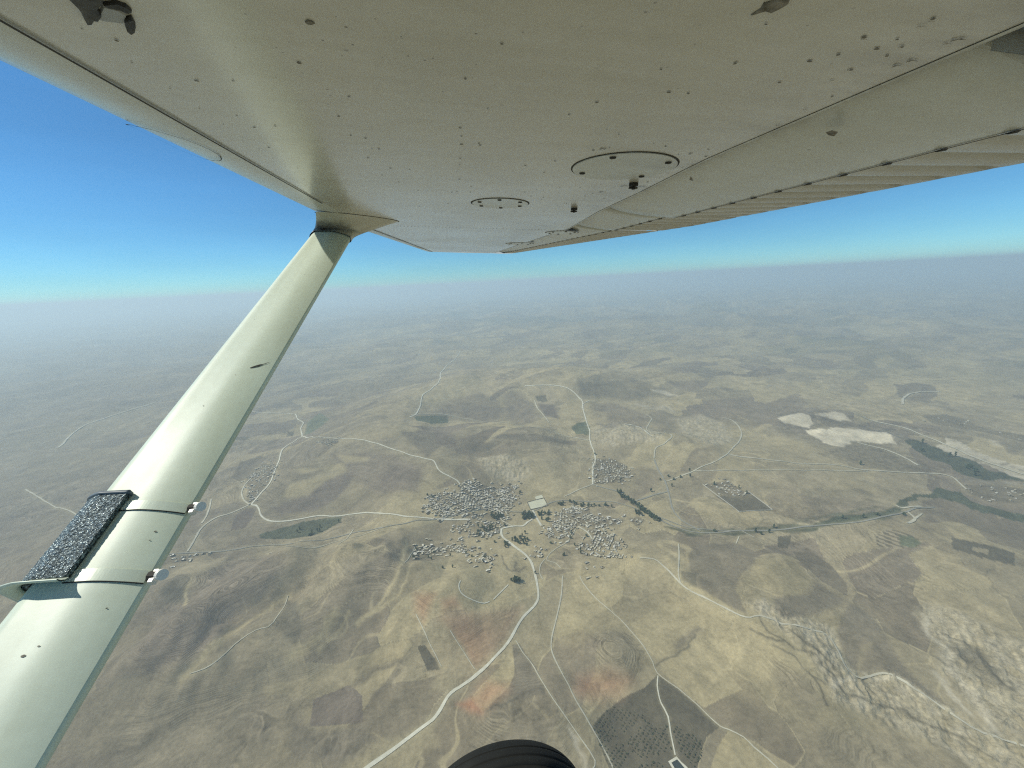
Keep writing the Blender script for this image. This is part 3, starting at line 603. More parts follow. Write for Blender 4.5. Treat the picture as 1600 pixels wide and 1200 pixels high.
ROADS = [
 ('road', [(784,826),(783,832),(786,840),(795,847),(808,857),(820,866),(829,877),(835,893),(839,911),(841,928),(840,938),(833,949),(822,960),(812,972),(803,988),(793,1005),(779,1021),(764,1037),(746,1053),(727,1068),(711,1078),(700,1088),(693,1100),(685,1114),(676,1125),(662,1135),(640,1152),(612,1173),(575,1199),(540,1225)], 10, M_ROAD),
 ('road', [(784,826),(792,824),(805,822),(817,822),(824,816),(832,811),(834,805),(832,800)], 8, M_ROAD),
 ('road', [(735,812),(700,812),(670,810),(640,808),(600,803),(575,801),(548,804),(520,807),(500,806),(470,811),(440,815),(420,814),(408,806),(405,797),(400,790),(393,789),(400,780),(410,768),(418,760),(426,745),(436,720),(440,705),(452,695),(465,686),(472,682),(470,670),(474,661),(465,655),(462,648),(455,647),(430,646),(405,645),(385,640),(350,632)], 9, M_ROAD),
 ('track', [(390,789),(380,780),(378,768),(385,755),(395,745)], 7, M_TRACK),
 ('road', [(390,789),(375,796),(355,804),(340,808),(325,817),(313,828),(305,842),(293,862)], 8, M_TRACK),
 ('track', [(330,780),(327,795),(322,808),(315,818)], 8, M_TRACK),
 ('road', [(472,682),(490,684),(520,685),(560,687),(580,691),(600,697),(620,704),(640,711),(665,717),(677,720),(684,732),(690,738),(705,746),(714,751),(719,757)], 8, M_ROAD),
 ('road', [(926,757),(926,745),(926,730),(930,720),(928,706),(922,690),(921,672),(918,664),(916,658),(911,640),(910,628),(905,622),(895,612),(885,606),(870,603),(850,602),(820,603)], 9, M_ROAD),
 ('track', [(921,626),(912,631),(909,638)], 8, M_TRACK),
 ('track', [(926,757),(905,765),(893,771),(882,776)], 6, M_TRACK),
 ('road', [(926,757),(945,763),(965,768),(985,780),(1000,792),(1020,805),(1040,817),(1060,825),(1080,831),(1105,833),(1135,831),(1180,829),(1236,826),(1280,821),(1307,819),(1356,813),(1389,806),(1418,799),(1437,794),(1460,793)], 8, M_ASPH),
 ('road', [(600,824),(640,816),(690,810),(730,800),(770,795),(800,800),(835,798),(860,786),(880,782),(920,784),(960,785),(1000,797),(1040,812),(1080,825),(1140,829)], 6, M_ASPH),
 ('road', [(1022,718),(1029,735),(1035,745),(1041,757),(1044,768),(1047,780),(1050,793),(1056,804),(1066,814),(1080,822),(1095,830)], 9, M_ASPH),
 ('road', [(1044,768),(1028,772),(1012,777),(996,782),(988,786)], 9, M_ASPH),
 ('track', [(1042,752),(1080,738),(1100,728),(1122,719),(1138,708),(1150,695),(1158,682),(1156,670),(1145,658),(1129,653)], 8, M_TRACK),
 ('track', [(1138,710),(1180,716),(1242,724),(1307,727),(1356,735),(1421,739),(1463,740),(1486,745),(1499,755),(1510,765)], 9, M_TRACK),
 ('track', [(1080,737),(1140,735),(1200,735),(1290,735),(1356,737)], 6, M_TRACK),
 ('track', [(1340,692),(1392,706),(1434,727)], 12, M_TRACK),
 ('track', [(1000,872),(1022,874),(1037,885),(1056,904),(1075,921),(1105,936),(1131,949),(1157,962),(1172,965),(1187,962),(1221,975),(1262,982),(1284,988),(1298,999),(1311,1020),(1320,1040),(1331,1053),(1345,1060),(1362,1056),(1379,1052),(1405,1061),(1442,1084),(1472,1106),(1517,1136),(1555,1151),(1600,1166),(1640,1178)], 6, M_TRACK),
 ('track', [(879,900),(877,930),(870,964),(862,997),(863,1020),(877,1050),(889,1072),(900,1095),(922,1132),(941,1166),(958,1200),(968,1225)], 4.5, M_TRACK),
 ('track', [(906,900),(911,911),(930,934),(960,960),(982,982),(1005,1009),(1020,1035),(1027,1052),(1061,1077),(1087,1099),(1108,1120),(1125,1135),(1138,1140),(1162,1152),(1177,1167),(1200,1186),(1230,1215)], 3.5, M_TRACK),
 ('track', [(1028,1056),(1027,1071),(1029,1085),(1033,1099),(1044,1120),(1048,1146),(1055,1180)], 3.5, M_ROAD),
 ('track', [(806,1001),(817,1020),(832,1039),(847,1065),(866,1095),(892,1132),(911,1159),(930,1189),(926,1202)], 3, M_TRACK),
 ('track', [(794,914),(780,928),(771,937)], 4, M_ROAD),
 ('track', [(765,940),(757,943),(739,938),(724,930),(718,922),(717,913),(720,907)], 3.5, M_ROAD),
 ('track', [(450,931),(427,973),(400,985),(367,1007),(339,1033),(297,1053)], 3, M_TRACK),
 ('track', [(90,700),(112,679),(131,666),(142,661),(172,651),(206,640),(240,630)], 14, M_TRACK),
 ('track', [(40,765),(60,777),(85,792),(120,805),(150,830)], 7, M_TRACK),
 ('road', [(640,652),(650,647),(657,632),(661,617),(675,607),(687,595),(689,582),(700,570),(712,560),(719,549)], 10, M_ROAD),
 ('track', [(640,649),(700,649),(760,660),(830,668),(900,684),(921,688)], 8, M_TRACK),
 ('track', [(835,625),(840,638),(850,650),(858,660)], 9, M_TRACK),
 ('track', [(1010,648),(1018,655),(1010,670),(1018,678),(1040,678),(1050,682),(1040,692),(1025,700),(1022,716)], 7, M_TRACK),
 ('track', [(975,663),(1000,668),(1010,676),(1018,682)], 10, M_ROAD),
 ('track', [(904,823),(918,832),(925,842)], 6, M_ROAD), ('track', [(900,826),(893,838),(885,848),(868,858),(857,868),(855,876),(868,880),(876,888)], 3.5, M_TRACK),
 ('track', [(852,874),(845,882),(843,895),(848,905)], 3.5, M_TRACK), ('track', [(696,787),(706,797),(712,806)], 4, M_ROAD),
 ('track', [(772,792),(780,802),(783,812),(800,822)], 5, M_TRACK), ('track', [(832,797),(840,812),(846,822)], 9, M_ROAD),
 ('track', [(1345,650),(1410,668),(1440,680),(1490,700),(1530,718),(1600,742)], 14, M_TRACK),
 ('track', [(1155,838),(1150,850)], 4, M_TRACK), ('track', [(1060,850),(1061,870),(1060,895),(1063,912)], 5, M_TRACK),
 ('track', [(1400,790),(1412,794),(1440,792)], 9, M_TRACK), ('track', [(1418,800),(1430,812),(1418,818),(1440,803)], 8, M_TRACK),
 ('track', [(1178,652+188),(1160,830)], 4, M_TRACK), ('track', [(420,865),(470,856),(520,848),(560,838),(600,824)], 5, M_TRACK),
 ('road', [(240,866),(300,864),(360,860),(420,852),(480,846),(540,836),(600,824)], 7, M_ASPH),
 ('track', [(528,853),(545,838),(552,828)], 4, M_TRACK), ('track', [(650,850),(640,870),(632,880)], 3, M_TRACK),
 ('track', [(1410,632),(1412,622),(1430,614),(1470,612)], 16, M_TRACK), ('track', [(690,1042),(670,1003),(650,960)], 2.5, M_TRACK), ('track', [(742,1046),(722,1015),(703,985)], 2.2, M_TRACK),
]
for n_, px_, wd_, m_ in ROADS:          # dusty verges blend each road into the fields
    P = catmull(gpl(px_), 25); wv = wd_ * 1.15 + .0012 * np.hypot(*P.mean(0))
    for a_ in range(0, len(P) - 1, 12):
        S = P[a_:a_ + 13]; bb = np.flatnonzero((X > S[:, 0].min() - 4 * wv) & (X < S[:, 0].max() + 4 * wv) & (Y > S[:, 1].min() - 4 * wv) & (Y < S[:, 1].max() + 4 * wv))
        if not len(bb): continue
        dd = np.full(len(bb), 1e9)
        for i in range(len(S) - 1): dd = np.minimum(dd, seg_dist(X[bb], Y[bb], S[i], S[i + 1]))
        m = (np.exp(-(dd / wv) ** 2) * .5 * (.75 + .5 * sml[bb]))[:, None]; col[bb] = col[bb] * (1 - m) + (cT * 1.12)[None] * m
I, J = np.meshgrid(np.arange(NRR - 1), np.arange(NAZ), indexing='ij')
J2 = (J + 1) % NAZ
Q = np.stack([I * NAZ + J, (I + 1) * NAZ + J, (I + 1) * NAZ + J2, I * NAZ + J2], -1).reshape(-1, 4)[:, ::-1]
qid = fid[Q[:, 0]]
VV = np.stack([X, Y, Z], 1)
GR = np.stack([pl, bad, np.zeros_like(pl), np.ones_like(pl)], 1); C4 = np.concatenate([col, np.ones((len(X), 1))], 1)
def sheet(name, sel):
    q = Q[sel]; used, inv = np.unique(q, return_inverse=True)
    o = fast_mesh(name, VV[used], inv.reshape(-1, 4), M_GROUND)
    for an, A in (('soil', C4), ('grain', GR)):
        at = o.data.attributes.new(an, 'FLOAT_COLOR', 'POINT'); at.data.foreach_set('color', np.ascontiguousarray(A[used], np.float32).ravel())
    tag(o, kind='structure'); return o
sheet('ground', qid == 0)
for k, f in enumerate(FG):
    if f[5] and (qid == k + 1).sum() > 20: sheet(f[0], qid == k + 1)

# ------------------------------------------------------------------ roads: sheets draped on the ground
def road(name, px, width, m, ragged=.32, lift=.45, step=12):
    P = catmull(gpl(px), step); r = np.hypot(P[:, 0], P[:, 1])
    T = np.gradient(P, axis=0); T /= np.linalg.norm(T, axis=1)[:, None] + 1e-9; N = np.stack([-T[:, 1], T[:, 0]], 1)
    s = np.arange(len(P)); V = []; 
    offs = (-.5, -.17, .17, .5)
    for k, o_ in enumerate(offs):
        wv = width * o_ * (1 + ragged * vnoise(s / 2.3 + k * 31, s * 0 + .5, 3 + k) + .1 * vnoise(s / 9.0, s * 0, 8))
        q = P + N * wv[:, None]; V.append(np.column_stack([q, height(q[:, 0], q[:, 1]) + lift + .0007 * r]))
    V = np.concatenate(V); n = len(P); F_ = []
    for k in range(3):
        i = np.arange(n - 1); F_.append(np.stack([k * n + i, k * n + i + 1, (k + 1) * n + i + 1, (k + 1) * n + i], -1))
    o = fast_mesh(name, V, np.concatenate(F_)[:, ::-1], m); tag(o, kind='structure'); return o
for n, px, wd, m in ROADS: road(n, px, wd * .74, m)

def patch(name, px, m, lift=.6, kind='structure'):
    P = gpl(px); c = P.mean(0); V = [(*c, 0)] + [(*p, 0) for p in P]
    V = []; n = len(P); K = 6
    for k in range(K + 1):
        for p in P:
            q = c + (p - c) * (k / K); V.append((q[0], q[1], float(height(np.array([q[0]]), np.array([q[1]]))[0]) + lift))
    F_ = [(k * n + i, k * n + (i + 1) % n, (k + 1) * n + (i + 1) % n, (k + 1) * n + i) for k in range(K) for i in range(n)]
    o = mesh_obj(name, V, F_, m); tag(o, kind=kind); return o
patch('playing_field', zpoly(820, 760, 7.2727, [(30,185),(100,165),(170,148),(215,138),(235,170),(260,215),(160,240),(65,260),(45,222)]), M_COURT)
patch('playing_field', zpoly(820, 760, 7.2727, [(115,120),(190,95),(215,130),(130,158)]), M_COURT)
patch('pond_bank', [(1044,1190),(1057,1182),(1064,1190),(1074,1199),(1080,1212),(1062,1220)], M_ROAD, .5)
patch('pond', [(1049,1192),(1058,1187),(1064,1194),(1070,1201),(1074,1212),(1063,1216)], M_WATER, .9)
# ------------------------------------------------------------------ houses
rng = np.random.RandomState(5); random.seed(5)
def box(V, F_, MI, x0, x1, y0, y1, z0, z1, wall=0, roof=1):
    b = len(V); V += [(x0,y0,z0),(x1,y0,z0),(x1,y1,z0),(x0,y1,z0),(x0,y0,z1),(x1,y0,z1),(x1,y1,z1),(x0,y1,z1)]
    F_ += [(b,b+1,b+5,b+4),(b+1,b+2,b+6,b+5),(b+2,b+3,b+7,b+6),(b+3,b,b+4,b+7),(b+4,b+5,b+6,b+7)]; MI += [wall] * 4 + [roof]
def house_mesh(k):
    r = random.Random(100 + k); V, F_, MI = [], [], []
    w, d, h = r.uniform(8, 13.5), r.uniform(6, 9), r.choice([3.0, 3.3, 3.6, 5.6])
    box(V, F_, MI, -w/2, w/2, -d/2, d/2, -2, h)
    for a in ((-w/2, w/2, -d/2, -d/2+.35), (-w/2, w/2, d/2-.35, d/2), (-w/2, -w/2+.35, -d/2+.35, d/2-.35), (w/2-.35, w/2, -d/2+.35, d/2-.35)):
        box(V, F_, MI, *a, h+.003, h+.45, 0, 0)             # parapet
    if k % 3 == 0: box(V, F_, MI, w/2+.003, w/2+r.uniform(4, 6), -d/2+.2, d/2-r.uniform(1.5, 3), -2, h*.8)
    if k % 3 == 1: box(V, F_, MI, -w/2+.3, -w/2+r.uniform(4, 6), d/2+.003, d/2+r.uniform(3.5, 6), -2, h*.85)
    if k % 2 == 0:                                          # yard wall
        yw, yd = w * .9, r.uniform(7, 10)
        for a in ((-yw/2, yw/2, -d/2-yd, -d/2-yd+.4), (-yw/2, -yw/2+.4, -d/2-yd+.4, -d/2-.01), (yw/2-.4, yw/2, -d/2-yd+.4, -d/2-.01)):
            box(V, F_, MI, *a, -2, 1.9, 0, 0)
    if k % 4 == 2: box(V, F_, MI, -1.2, 1.6, -1.2, 1.2, h+.01, h+2.1)     # stair head on the roof
    # door and window openings: dark recessed leaves, proud frames
    for sx in (-w*.28, w*.05, w*.3):
        box(V, F_, MI, sx, sx+1.1, -d/2-.06, -d/2-.003, .9 if sx != w*.05 else -.5, 2.2, 2, 2)
    me = bpy.data.meshes.new('village_house'); me.from_pydata(V, [], F_)
    for q in (M_WALLS[k % 3], M_ROOFS[(k // 2) % 4 if k % 5 else 0], M_GAP): me.materials.append(q)
    me.polygons.foreach_set('material_index', MI); me.update(); return me, (np.array(V), F_, MI)
HM = [house_mesh(k) for k in range(16)]
HINFO = {   # spacing, street angle, group, label
 'corner': (9.4, .5, 'houses of the small block nearest the aircraft', 'flat-roofed stone house in the small square block west of the pale road'),
 'strip': (9.2, .12, 'houses of the long strip settlement', 'flat-roofed stone house in the long narrow strip of houses beside the dark walled orchard'),
 'hamlet': (20, .3, 'houses of the scattered hamlet', 'low earth-coloured house in the loose scatter just south of the eastern village'),
 'crossing': (11, .7, 'houses beside the bend of the pale road', 'small house in the cluster right beside the bend of the wide pale road'),
 'south': (9.4, .9, 'houses of the south-eastern quarter', 'pale flat-roofed house in the dense quarter bordering the bare dusty slope'),
 'east': (9.4, .25, 'houses of the eastern village', 'flat-roofed house in the eastern village south of the tree-lined stream'),
 'mid': (10, .2, 'houses among the village gardens', 'flat-roofed house among the dark gardens between the two village streets'),
 'spur': (14, .6, 'houses on the eastern spur', 'small house on the short spur of the village by the river road'),
 'big': (9.2, .45, 'houses of the big dense village', 'flat-roofed stone house packed in the largest and densest village block'),
 'north': (10.5, 1.2, 'houses of the northern village', 'flat-roofed house strung along the road north of the stream'),
 'west': (12.5, .8, 'houses of the western village', 'small stone house beside the winding road near the wing strut'),
 'roadside': (15, .1, 'houses by the western road', 'small house on the pale road over the low hill'),
 'farm': (15, .4, 'buildings of the walled farm', 'farm building among trees above the dark triangular field'),
 'river': (24, .3, 'houses by the wide river bed', 'far pale house near the white river bed'),
 'far': (34, .2, 'houses beyond the river bed', 'hazy far house beyond the white river bed'),
 'ruins': (17, .15, 'sheds by the strut', 'low pale shed in the row seen just past the strut'),
}
HOUSES = []
for k, (sp, ang, grp, lab) in HINFO.items():
    P = VG[k]; c = P.mean(0); ca, sa = math.cos(ang), math.sin(ang)
    ext = np.abs(P - c).max() * 1.5; n = int(ext / sp) + 1
    gx, gy = np.meshgrid(np.arange(-n, n + 1), np.arange(-n, n + 1)); gx = gx.ravel(); gy = gy.ravel()
    u = gx * sp * 1.18 + rng.uniform(-.22, .22, len(gx)) * sp + (gy % 2) * sp * .5; v = gy * sp + rng.uniform(-.18, .18, len(gx)) * sp
    wob = vnoise(u / 90, v / 90, 7) * 16; v = v + wob
    x = c[0] + u * ca - v * sa; y = c[1] + u * sa + v * ca
    ok = inpoly(x, y, [tuple(q) for q in P]); ok |= (polydist(x, y, P) < 26) & (rng.rand(len(x)) < .22)
    street = (np.abs(((gx + 2) % 9)) == 0) | (np.abs(((gy + 3) % 8)) == 0)
    dens = {'river': .55, 'far': .5, 'hamlet': .6, 'north': .72, 'west': .7, 'mid': .75, 'big': .97}.get(k, .86)
    ok &= (rng.rand(len(x)) < dens) & ~(street & (rng.rand(len(x)) < .75))
    if k == 'mid': ok &= vnoise(x / 55, y / 55, 12) < .45
    for a, b in zip(x[ok], y[ok]): HOUSES.append((a, b, ang + rng.uniform(-.12, .12) + (math.pi / 2 if rng.rand() < .3 else 0), rng.randint(16), rng.uniform(.55, .95), k))
hz = height(np.array([h[0] for h in HOUSES]), np.array([h[1] for h in HOUSES]))
order = sorted(range(len(HOUSES)), key=lambda i: HOUSES[i][0] ** 2 + HOUSES[i][1] ** 2 + H * H)
N_IND = 300
for i in order[:N_IND]:
    x, y, a, v, s, k = HOUSES[i]
    o = bpy.data.objects.new('village_house', HM[v][0]); COL.objects.link(o)
    o.location = (x, y, hz[i]); o.rotation_euler = (0, 0, a); o.scale = (s, s, s)
    tag(o, HINFO[k][3], 'house', HINFO[k][2])
def merge(name, items, protos, mats, smooth_=False):
    """items: (x, y, z, angle, variant, scale); protos: list of (V, F, MI) of quads or tris"""
    VV_, FF, MM = [], [], []; base = 0
    byv = {}
    for it in items: byv.setdefault(it[4], []).append(it)
    for v, its in byv.items():
        V, F_, MI = protos[v]; V = np.asarray(V, float); Fq = np.array([f if len(f) == 4 else (*f, f[2]) for f in F_])
        A = np.array([(i[0], i[1], i[2], i[3], i[5]) for i in its]); c, s = np.cos(A[:, 3]) * A[:, 4], np.sin(A[:, 3]) * A[:, 4]
        W = np.stack([A[:, 0:1] + V[None, :, 0] * c[:, None] - V[None, :, 1] * s[:, None], A[:, 1:2] + V[None, :, 0] * s[:, None] + V[None, :, 1] * c[:, None], A[:, 2:3] + V[None, :, 2] * A[:, 4:5]], -1).reshape(-1, 3)
        Fi = (Fq[None] + (np.arange(len(its)) * len(V))[:, None, None]).reshape(-1, 4) + base
        VV_.append(W); FF.append(Fi); MM.append(np.tile(np.array(MI), len(its))); base += len(W)
    o = fast_mesh(name, np.concatenate(VV_), np.concatenate(FF), None, smooth_, mats, np.concatenate(MM))
    o.data.validate(); return o
mset = M_WALLS + M_ROOFS + [M_GAP]
def remap(k):
    V, F_, MI = HM[k][1]; mp = {0: k % 3, 1: 3 + ((k // 2) % 4 if k % 5 else 0), 2: 7}
    return V, F_, [mp[m] for m in MI]
far = [(HOUSES[i][0], HOUSES[i][1], hz[i], HOUSES[i][2], HOUSES[i][3], HOUSES[i][4]) for i in order[N_IND:]]
tag(merge('village_houses', far, [remap(k) for k in range(16)], mset), 'more distant flat-roofed houses of the villages in the valley', 'houses', kind='stuff')
print('houses', len(HOUSES))

# ------------------------------------------------------------------ trees
def tree_proto(k, tall=False):
    r = random.Random(40 + k); V, F_, MI = [], [], []
    n = 5
    for (z, rad) in ((-1, .32), (1.6, .22)):
        for i in range(n): V.append((rad * math.cos(6.283 * i / n), rad * math.sin(6.283 * i / n), z))
    for i in range(n): F_.append((i, (i + 1) % n, n + (i + 1) % n, n + i)); MI.append(0)
    H_ = 7.0 if tall else 4.4; R0 = 1.5 if tall else 2.3
    for c in range(34):          # leaf clumps spread through the crown's volume
        t = r.random(); ph = r.uniform(0, 6.283); rr = R0 * math.sqrt(r.random()) * (1 - .5 * abs(2 * t - .8))
        cx, cy, cz = rr * math.cos(ph), rr * math.sin(ph), 1.2 + t * H_
        s = r.uniform(.9, 1.6)
        b = len(V); q = [np.array([r.gauss(0, 1), r.gauss(0, 1), r.gauss(0, 1)]) for _ in range(4)]
        for p in q: p /= np.linalg.norm(p) + 1e-6; V.append((cx + p[0] * s, cy + p[1] * s, cz + p[2] * s * .8))
        F_ += [(b, b+1, b+2), (b, b+2, b+3), (b, b+3, b+1), (b+1, b+3, b+2)]; MI += [1] * 4
    return V, F_, MI
TP = [tree_proto(k) for k in range(4)] + [tree_proto(k, True) for k in range(4, 8)]
def small_proto(k):
    V, F_, MI = tree_proto(k + 20); V = V[10:10 + 4 * 9]; F_ = [tuple(i - 10 for i in f) for f in F_[5:5 + 36]]; return [(x * .95, y * .95, (z - 1) * .6) for x, y, z in V], F_, [1] * 36
SP = [small_proto(k) for k in range(4)]
def proto_mesh(name, P, leaf):
    me = bpy.data.meshes.new(name); me.from_pydata([tuple(v) for v in P[0]], [], P[1]); me.materials.append(M_BARK); me.materials.append(leaf)
    me.polygons.foreach_set('material_index', P[2]); me.update(); return me
TM = [proto_mesh('village_tree', P, M_LEAF2) for P in TP]; OM = [proto_mesh('olive_tree', P, M_LEAF) for P in SP]
E5 = lambda p: zpoly(820, 760, 7.2727, p)
M8 = lambda p: zpoly(650, 740, 8, p)
# outline, spacing m, chance, scale, label, group
TREES = [
 (E5([(0,300),(90,308),(100,360),(0,382)]), 7, .95, 1.35, 'dark'), (E5([(150,300),(290,290),(292,330),(160,335)]), 7, .95, 1.3, 'dark'), (E5([(190,375),(272,370),(262,402),(200,402)]), 7, .9, 1.3, 'dark'),
 (E5([(560,185),(700,200),(930,205),(1030,240),(1000,255),(900,235),(560,235)]), 5, .92, 1.2, 'row'), (E5([(350,195),(480,155),(570,178),(560,208),(380,222)]), 6, .8, 1.2, 'row'),
 (E5([(1045,62),(1075,55),(1200,150),(1330,240),(1550,390),(1490,400),(1330,290),(1200,195),(1100,130)]), 7, .95, 1.5, 'row'),
 (E5([(1230,290),(1280,278),(1370,335),(1300,332)]), 7, .9, 1.3, 'row'), (E5([(1050,200),(1090,200),(1170,290),(1120,270)]), 11, .8, 1.2, 'row'),
 (M8([(940,505),(1080,510),(1085,560),(1000,575),(940,545)]), 7, .95, 1.3, 'garden'), (M8([(770,660),(900,650),(1060,640),(1140,600),(1140,650),(1030,680),(900,740),(800,780),(700,795),(780,720)]), 9, .8, 1.25, 'garden'),
 (M8([(1325,500),(1460,490),(1472,560),(1400,575),(1330,570)]), 7, .95, 1.4, 'garden'), (M8([(1190,830),(1270,790),(1320,800),(1420,820),(1400,870),(1320,890),(1240,868)]), 7.5, .85, 1.3, 'garden'),
 (M8([(1088,850),(1130,850),(1145,900),(1110,925),(1088,890)]), 7, .95, 1.4, 'garden'), (M8([(1300,760),(1400,745),(1420,800),(1340,800)]), 9, .5, 1.2, 'garden'),
 (M8([(1400,870),(1500,800),(1530,820),(1440,900),(1370,910)]), 9, .45, 1.1, 'garden'), (M8([(140,270),(210,260),(210,300),(170,300)]), 7, .9, 1.2, 'garden'),
 (M8([(1240,250),(1310,220),(1330,260),(1270,275)]), 8, .8, 1.2, 'garden'), (M8([(1210,55),(1240,15),(1262,40),(1240,70)]), 8, .8, 1.2, 'garden'), (M8([(1180,100),(1280,95),(1330,120),(1280,135),(1200,130)]), 9, .6, 1.2, 'garden'),
 (M8([(600,350),(770,310),(780,350),(700,400),(640,400)]), 12, .5, 1.1, 'garden'), (M8([(0,430),(50,465),(20,480),(-20,470)]), 8, .6, 1.2, 'garden'),
 (E5([(240,100),(330,80),(440,100),(430,160),(300,180),(240,160)]), 12, .55, 1.1, 'row'), (E5([(470,740),(700,720),(700,760),(640,820),(450,840),(440,800)]), 16, .3, 1.0, 'row'),
 (E5([(440,740),(465,745),(455,850),(435,850)]), 7, .8, 1.1, 'row'), (E5([(480,530),(550,545),(540,590),(420,590)]), 10, .55, 1.2, 'row'), (E5([(680,480),(740,540),(760,600),(700,580)]), 10, .5, 1.2, 'row'), (E5([(240,580),(320,600),(310,720),(270,700)]), 14, .45, 1.1, 'row'),
 ([(804,903),(812,903),(814,910),(804,911),(799,907)], 5, 1, 1.25, 'lone'),
 (Z3([(1290,725),(1400,745),(1530,805),(1520,840),(1400,862),(1335,845),(1300,780)]), 12, .6, 1.3, 'far'), (Z3([(1160,770),(1230,755),(1300,765),(1290,790),(1180,790)]), 10, .7, 1.2, 'far'), (Z3([(1050,830),(1130,800),(1145,880),(1130,930),(1020,945),(1000,930),(1090,900)]), 12, .6, 1.2, 'far'),
 (Z3([(840,775),(900,770),(900,800),(850,790)]), 12, .5, 1.2, 'far'), (Z3([(630,905),(830,910),(830,918),(630,915)]), 10, .8, 1.2, 'far'), (Z3([(1370,870),(1500,880),(1480,900),(1380,930),(1360,900)]), 14, .4, 1.2, 'far'),
 (Z3([(560,560),(640,560),(720,610),(700,620),(590,600)]), 14, .6, 1.3, 'far'),
 (Z2([(420,1100),(560,1060),(700,1020),(940,980),(930,1020),(830,1080),(740,1110),(600,1130),(430,1125)]), 9, .88, 1.2, 'grove'), (Z2([(300,1150),(400,1130),(500,1145),(620,1130),(560,1160),(420,1175),(310,1175)]), 13, .6, 1.1, 'grove'),
 (Z2([(930,1080),(970,1070),(960,1110),(940,1110)]), 9, .6, 1.1, 'grove'), (Z2([(680,1165),(750,1175),(740,1190),(690,1190)]), 10, .7, 1.0, 'grove'), (Z2([(740,1135),(800,1110),(800,1130),(760,1155)]), 10, .5, 1.1, 'grove'),
 (zpoly(220, 700, 6, [(695,345),(835,315),(840,355),(760,400),(700,400)]), 10, .7, 1.1, 'grove'), (zpoly(220, 700, 6, [(870,370),(1000,310),(990,345),(900,382)]), 10, .8, 1.1, 'grove'), (zpoly(220, 700, 6, [(800,790),(850,795),(840,700),(1000,750),(990,800),(810,812)]), 14, .4, 1.1, 'grove'),
 (zpoly(220, 700, 6, [(480,960),(700,910),(940,880),(1230,890),(1100,930),(900,975),(520,980)]), 15, .45, 1.1, 'grove'),
 ([(1098,754),(1110,752),(1135,752),(1168,764),(1175,772),(1160,777),(1150,765),(1120,760),(1105,762)], 11, .6, 1.3, 'farm'),
 ([(1253,820),(1280,817),(1340,809),(1342,813),(1280,822),(1256,824)], 10, .6, 1.2, 'far'), ([(1300,784),(1340,786),(1400,798),(1356,808),(1310,800)], 16, .5, 1.2, 'far'), ([(1350,820),(1400,804),(1412,806),(1370,830)], 16, .5, 1.2, 'far'),
 (ZR([(150,250),(300,260),(450,320),(600,385),(760,450),(900,520),(1010,530),(1120,585),(1240,625),(1000,592),(830,582),(640,545),(620,490),(450,430),(300,350)]), 26, .6, 2.0, 'far'),
 (ZR([(760,260),(860,275),(940,330),(900,340),(800,300)]), 26, .6, 1.8, 'far'), (ZR([(1000,360),(1120,370),(1240,420),(1240,450),(1100,410)]), 26, .6, 1.8, 'far'),
 ([(1330,690),(1370,690),(1420,715),(1470,735),(1440,735),(1330,712)], 26, .35, 1.7, 'far'), ([(1310,715),(1350,712),(1400,722),(1380,732),(1320,725)], 22, .4, 1.6, 'far'),
 (ZR([(840,670),(1240,690),(1240,800),(1000,780)]), 32, .3, 1.5, 'far'), (Z5([(1300,440),(1420,450),(1520,600),(1480,622),(1400,565),(1330,500)]), 9, .3, .6, 'grove'),
]
TL = {'dark': ('dark leafy tree in the clump where the village streets meet', 'trees where the village streets meet'), 'row': ('leafy tree in the rows lining the stream and roads of the eastern village', 'trees round the eastern village'),
 'garden': ('dark leafy tree in the gardens of the western village houses', 'garden trees of the western village'), 'lone': ('dark tree in the lone clump below the villages, left of the pale road', 'lone clump of trees left of the pale road'),
 'far': ('far tree in the thickets north and east of the villages', 'far trees'), 'grove': ('small tree in the groves between the strut and the village', 'trees of the western groves'), 'farm': ('tree standing round the walled farm above the dark field', 'trees round the walled farm')}
T_ = []
for poly, sp, pr, sc, grp in TREES:
    P = gpl(poly); c = P.mean(0); ext = np.abs(P - c).max(); n = int(ext / sp) + 1
    gx, gy = np.meshgrid(np.arange(-n, n + 1) * sp, np.arange(-n, n + 1) * sp); x = c[0] + gx.ravel() + rng.uniform(-.4, .4, gx.size) * sp; y = c[1] + gy.ravel() + rng.uniform(-.4, .4, gx.size) * sp
    ok = inpoly(x, y, [tuple(q) for q in P]) & (rng.rand(len(x)) < pr)
    for a, b in zip(x[ok], y[ok]): T_.append((a, b, sc * rng.uniform(.95, 1.5), grp))
for k in ('big', 'mid', 'east', 'south', 'north', 'west', 'strip', 'corner', 'crossing', 'river'):    # yard trees
    P = VG[k]; lo, hi = P.min(0) - 15, P.max(0) + 15; area = (hi - lo).prod(); n = int(area / (110 if k != 'river' else 2500))
    x = rng.uniform(lo[0], hi[0], n); y = rng.uniform(lo[1], hi[1], n); ok = inpoly(x, y, [tuple(q) for q in P])
    for a, b in zip(x[ok], y[ok]): T_.append((a, b, rng.uniform(.8, 1.4), 'garden' if k in ('big', 'mid', 'strip', 'corner', 'west') else 'row'))
